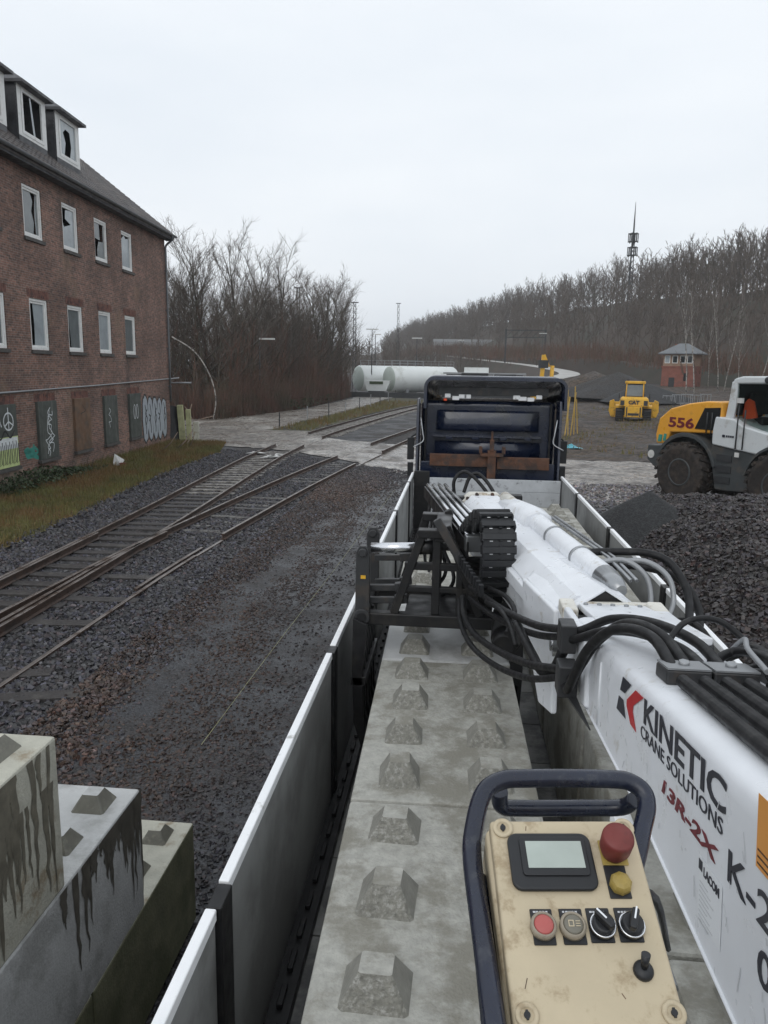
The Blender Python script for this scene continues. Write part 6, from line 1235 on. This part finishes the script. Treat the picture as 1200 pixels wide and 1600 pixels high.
for s in (-1,1):
    P = [(-2.6,1.75),(-2.45,1.72)]; arc = [(-1.55+1.16*math.cos(a), .95+1.16*math.sin(a)) for a in [math.pi*.86-math.pi*.78*k/12 for k in range(13)]]; arc2 = [(-1.55+1.26*math.cos(a), .95+1.3*math.sin(a)) for a in [math.pi*.08+math.pi*.78*k/12 for k in range(13)]]
    side_prism('rear_fender', arc+arc2, min(s*.6,s*1.22), max(s*.6,s*1.22), 'loader_grey', .015)
    arc = [(1.95+1.12*math.cos(a), .95+1.12*math.sin(a)) for a in [math.pi*.95-math.pi*.75*k/12 for k in range(13)]]; arc2 = [(1.95+1.2*math.cos(a), .95+1.2*math.sin(a)) for a in [math.pi*.2+math.pi*.75*k/12 for k in range(13)]]
    side_prism('front_fender', arc+arc2, min(s*.75,s*1.3), max(s*.75,s*1.3), 'loader_grey', .015)
mg = bpy.data.materials.new('cab_glass'); mg.use_nodes = True; b_ = mg.node_tree.nodes['Principled BSDF']; b_.inputs['Base Color'].default_value = (.6,.68,.66,1); b_.inputs['Roughness'].default_value = .03; b_.inputs['Transmission Weight'].default_value = 1; b_.inputs['IOR'].default_value = 1.05; b_.inputs['Specular IOR Level'].default_value = 1.0; MATS['cab_glass'] = mg
cl = side_prism('cab_base', [(-.55,1.95),(1.15,1.78),(1.6,2.2),(1.62,2.4),(.5,2.62),(.2,2.8),(-.5,2.85),(-.57,2.4)], -1.18, 1.18, 'loader_white', .06)
rfz = side_prism('cab_roof', [(-.12,3.86),(1.45,3.9),(1.55,4.0),(1.3,4.12),(.2,4.1),(-.1,4.02)], -1.0, 1.0, 'loader_white', .06)
for s in (-1,1):
    pil = side_prism('cab_pillar', [(-.28,2.8),(0,2.8),(.06,3.2),(.06,3.9),(-.15,3.95),(-.2,3.4)], min(s*.86,s*1.0), max(s*.86,s*1.0), 'loader_white', .04); side_prism('front_pillar', [(1.45,2.3),(1.55,2.3),(1.5,3.92),(1.4,3.92)], min(s*.9,s*1.0), max(s*.9,s*1.0), 'loader_white', .02)
    g_o = side_prism('side_glass', [(.04,2.95),(.3,2.72),(1.46,2.4),(1.42,3.88),(.06,3.88)], min(s*.93,s*.945), max(s*.93,s*.945), 'cab_glass', 0)
side_prism('rear_glass', [(-.14,2.9),(-.1,2.9),(-.02,3.86),(-.06,3.86)], -.85, .85, 'dark_glass', 0); side_prism('windscreen', [(1.5,2.35),(1.53,2.35),(1.46,3.9),(1.43,3.9)], -.88, .88, 'dark_glass', 0)
MB().bx(-.02,.55,-.3,.3,2.6,2.85).bx(-.05,.12,-.28,.28,2.85,3.6).build('seat', 'seat_cloth', ld, bevel=.05); MB().bx(1.2,1.3,-.3,.3,2.6,3.1).tube([(1.15,-.25,3.15),(1.05,0,3.25),(1.15,.25,3.15)], .02, 6).build('console', 'seat_cloth', ld)
vt = MB().add([(.05,-.62,2.85),(.3,-.7,2.8),(.62,-.72,2.86),(.4,-.66,3.35),(.2,-.62,3.42),(.08,-.6,3.3),(.05,-.55,2.85),(.3,-.62,2.8),(.62,-.64,2.86),(.4,-.58,3.35),(.2,-.54,3.42),(.08,-.52,3.3)], [(0,1,2,3,4,5),(11,10,9,8,7,6),(0,6,7,1),(1,7,8,2),(2,8,9,3),(3,9,10,4),(4,10,11,5),(5,11,6,0)]).build('safety_vest', 'hi_vis', ld)
for xx in (1.1,1.28): MB().lathe([(.09,0),(.1,.04),(.06,.05)], 14, frame((xx,-1.0,4.0),(1,0,0),(0,0,1))).build('roof_lamp', 'dark_metal', rfz)
stp = side_prism('step_box', [(-.62,1.95),(1.05,1.8),(.95,.62),(.1,.55),(-.35,.55),(-.5,1.2)], -1.1, -.6, 'loader_grey', .03); 
for z_ in (.78,1.12,1.46): MB().bx(-.35,.2,-1.14,-1.08,z_,z_+.2).build('step_shade_slab', 'dark_metal', stp)  # dark raised slabs paint in the shade of the step hollows
side_prism('step_box', [(-.62,1.95),(1.05,1.8),(.95,.62),(.1,.55),(-.35,.55),(-.5,1.2)], .6, 1.1, 'loader_grey', .03)
for xx in (.38,.62): MB().tube([(xx,-1.24,1.9),(xx,-1.24,3.1 if xx > .5 else 3.3)], .022, 6).build('mirror_stay', 'dark_metal', ld)
MB().bx(.33,.5,-1.3,-1.2,3.3,3.45).build('mirror', 'litter_white', ld); MB().bx(.4,.55,-1.27,-1.25,1.66,1.8).build('label_plate', 'litter_white', ld)
side_prism('front_frame', [(1.0,.7),(3.0,.75),(2.9,1.5),(2.5,2.2),(1.6,1.9),(1.0,1.5)], -.6, .6, 'loader_grey', .05)
side_prism('lift_arm', [(1.8,2.0),(2.2,2.15),(3.4,1.2),(3.6,.5),(3.3,.5),(3.1,1.0)], -.7, -.5, 'amber_yellow', .03); side_prism('lift_arm', [(1.8,2.0),(2.2,2.15),(3.4,1.2),(3.6,.5),(3.3,.5),(3.1,1.0)], .5, .7, 'amber_yellow', .03)
side_prism('bucket', [(3.5,.9),(3.5,.1),(4.6,.05),(4.6,.12),(3.7,.2),(3.65,.85),(4.1,1.3),(4.0,1.35)], -1.4, 1.4, 'grey_steel', .02)
# ------------------------------------------------------------------ bulldozer
x, y, _ = bearing(12.34, 71); az_ = math.atan2(y, x)
dz = thing('bulldozer', 'yellow bulldozer seen from behind on the mud left of the wheel loader', 'bulldozer', (x,y,hz1(x,y)-.02), az_)
def shoe_track(s):
    prof = [(-1.7,.45),(-1.5,.12),(-1.2,0),(1.3,0),(1.6,.15),(1.75,.5),(1.6,.9),(1.2,1.05),(-1.2,1.05),(-1.55,.85)]
    t_ = MB().prism(prof, .62, Matrix(((1,0,0,0),(0,0,-1,s*1.15+.31),(0,1,0,0),(0,0,0,1)))).build('track', 'tyre', dz, bevel=.03)
    for k in range(6): MB().bx(-1.8,-1.68+.06*abs(k-2.5),s*1.15-.3,s*1.15+.3,.1+.15*k,.16+.15*k).build('shoe', 'dark_metal', t_)
for s in (-1,1): shoe_track(s)
MB().bx(-1.6,1.9,-.8,.8,.5,1.5).build('hull', 'dark_metal', dz); MB().loft([[(-1.75,-1.25,1.25),(-1.75,1.25,1.25),(-.6,1.25,1.25),(-.6,-1.25,1.25)],[(-1.7,-1.15,1.9),(-1.7,1.15,1.9),(-.6,1.15,1.9),(-.6,-1.15,1.9)],[(-1.4,-1.0,2.05),(-1.4,1.0,2.05),(-.6,1.0,2.05),(-.6,-1.0,2.05)]]).build('rear_tank', 'yellow', dz, bevel=.05)
text('maker_name', 'CAT', .42, Matrix(((0,0,-1,-1.79),(-1,0,0,.45),(0,1,0,1.45),(0,0,0,1))), 'decal_navy', dz, width=.9, bold=.02, world=False, ext=.004)
MB().bx(-2.0,-1.75,-.7,.7,.35,1.25).build('rear_plate', 'yellow', dz, bevel=.04); MB().bx(-.6,2.4,-.7,.7,1.4,2.1).build('bonnet', 'yellow', dz, bevel=.06)
for s in (-1,1): 
    MB().bx(-1.2,1.4,s*1.15-.36,s*1.15+.36,1.08,1.3).build('fender', 'yellow', dz, bevel=.03); MB().prism([(0,.1),(.3,0),(.5,.5),(.45,1.4),(.1,1.55),(-.1,.9)], .5, Matrix(((0,0,1,2.2),(s,0,0,s*1.65),(0,1,0,.15),(0,0,0,1)))).build('blade_end', 'yellow', dz, bevel=.03)
MB().bx(2.3,2.5,-1.9,1.9,.1,1.5).build('blade', 'yellow', dz, bevel=.03)
cbd = MB().loft([[(-1.0,-.85,2.0),(-1.0,.85,2.0),(.4,.85,2.0),(.4,-.85,2.0)],[(-.9,-.76,3.15),(-.9,.76,3.15),(.3,.76,3.15),(.3,-.76,3.15)]]).build('cab', 'dark_metal', dz, bevel=.03)
MB().add([(-1.02,-.7,2.12),(-1.02,.7,2.12),(-.94,.66,3.05),(-.94,-.66,3.05),(-1.0,-.7,2.12),(-1.0,.7,2.12),(-.92,.66,3.05),(-.92,-.66,3.05)], [(0,1,2,3),(7,6,5,4),(0,4,5,1),(1,5,6,2),(2,6,7,3),(3,7,4,0)]).build('rear_window', 'pane', cbd); MB().bx(-1.05,.4,-.85,.85,3.15,3.38).build('roof', 'yellow', cbd, bevel=.05)
for s in (-.72,.72): MB().tube([(-1.05,s,2.0),(-.98,s*.95,3.15)], .05, 6).build('cab_post', 'yellow', cbd)
for s in (-1.25,1.25): MB().tube([(-1.6,s,1.9),(-1.6,s,2.35),(-.7,s,2.35),(-.7,s,1.9)], .03, 6).build('handrail', 'dark_metal', dz)
MB().bx(-2.03,-2.0,-.45,.45,.5,.7).bx(-2.03,-2.0,-.6,-.5,.4,1.2).bx(-2.03,-2.0,.5,.6,.4,1.2).build('plate_rib', 'dark_metal', dz); MB().tube([(1.0,.4,2.1),(1.0,.4,2.9)], .07, 8).build('exhaust', 'dark_metal', dz)
for s in (-.95,.95): MB().bx(-1.79,-1.74,s-.16,s+.16,1.35,1.75).build('rear_lamp', 'dark_metal', dz)
for s in (-.6,.6): MB().bx(-1.0,-.9,s-.1,s+.1,3.39,3.5).build('work_lamp', 'dark_metal', cbd)
for k in range(5):
    x, y, _ = bearing(14.6+0.59*k, 88); o = MB().bx(-.6,.6,-.02,.02,1.0,1.06).bx(-.6,.6,-.02,.02,.1,.16).bx(-.6,-.55,-.02,.02,-.1,1.1).bx(.55,.6,-.02,.02,-.1,1.1).bx(-.2,-.17,-.02,.02,.16,1.0).bx(.17,.2,-.02,.02,.16,1.0).build('wire_fence', 'galv'); o.location = (x,y,hz1(x,y)); o.rotation_euler = (0,0,R(-12+5*k)); tag(o, ('leftmost','second','middle','fourth','rightmost')[k]+' low wire fence panel in front of the red signal box', 'fence', 'fence panels by the signal box')

# ------------------------------------------------------------------ damp air
hzb = MB().bx(-660,700,-90,1040,-2.8,62).build('haze', None); hzb['kind'] = 'stuff'
hm = bpy.data.materials.new('haze'); hm.use_nodes = True; nt = hm.node_tree; nt.nodes.clear(); pv_ = N(nt, 'ShaderNodeVolumePrincipled'); pv_.inputs['Color'].default_value = (.97,.985,1,1); pv_.inputs['Density'].default_value = .00045; pv_.inputs['Anisotropy'].default_value = .0
mo = N(nt, 'ShaderNodeOutputMaterial'); link(nt, pv_.outputs[0], mo.inputs['Volume']); hzb.data.materials.append(hm)
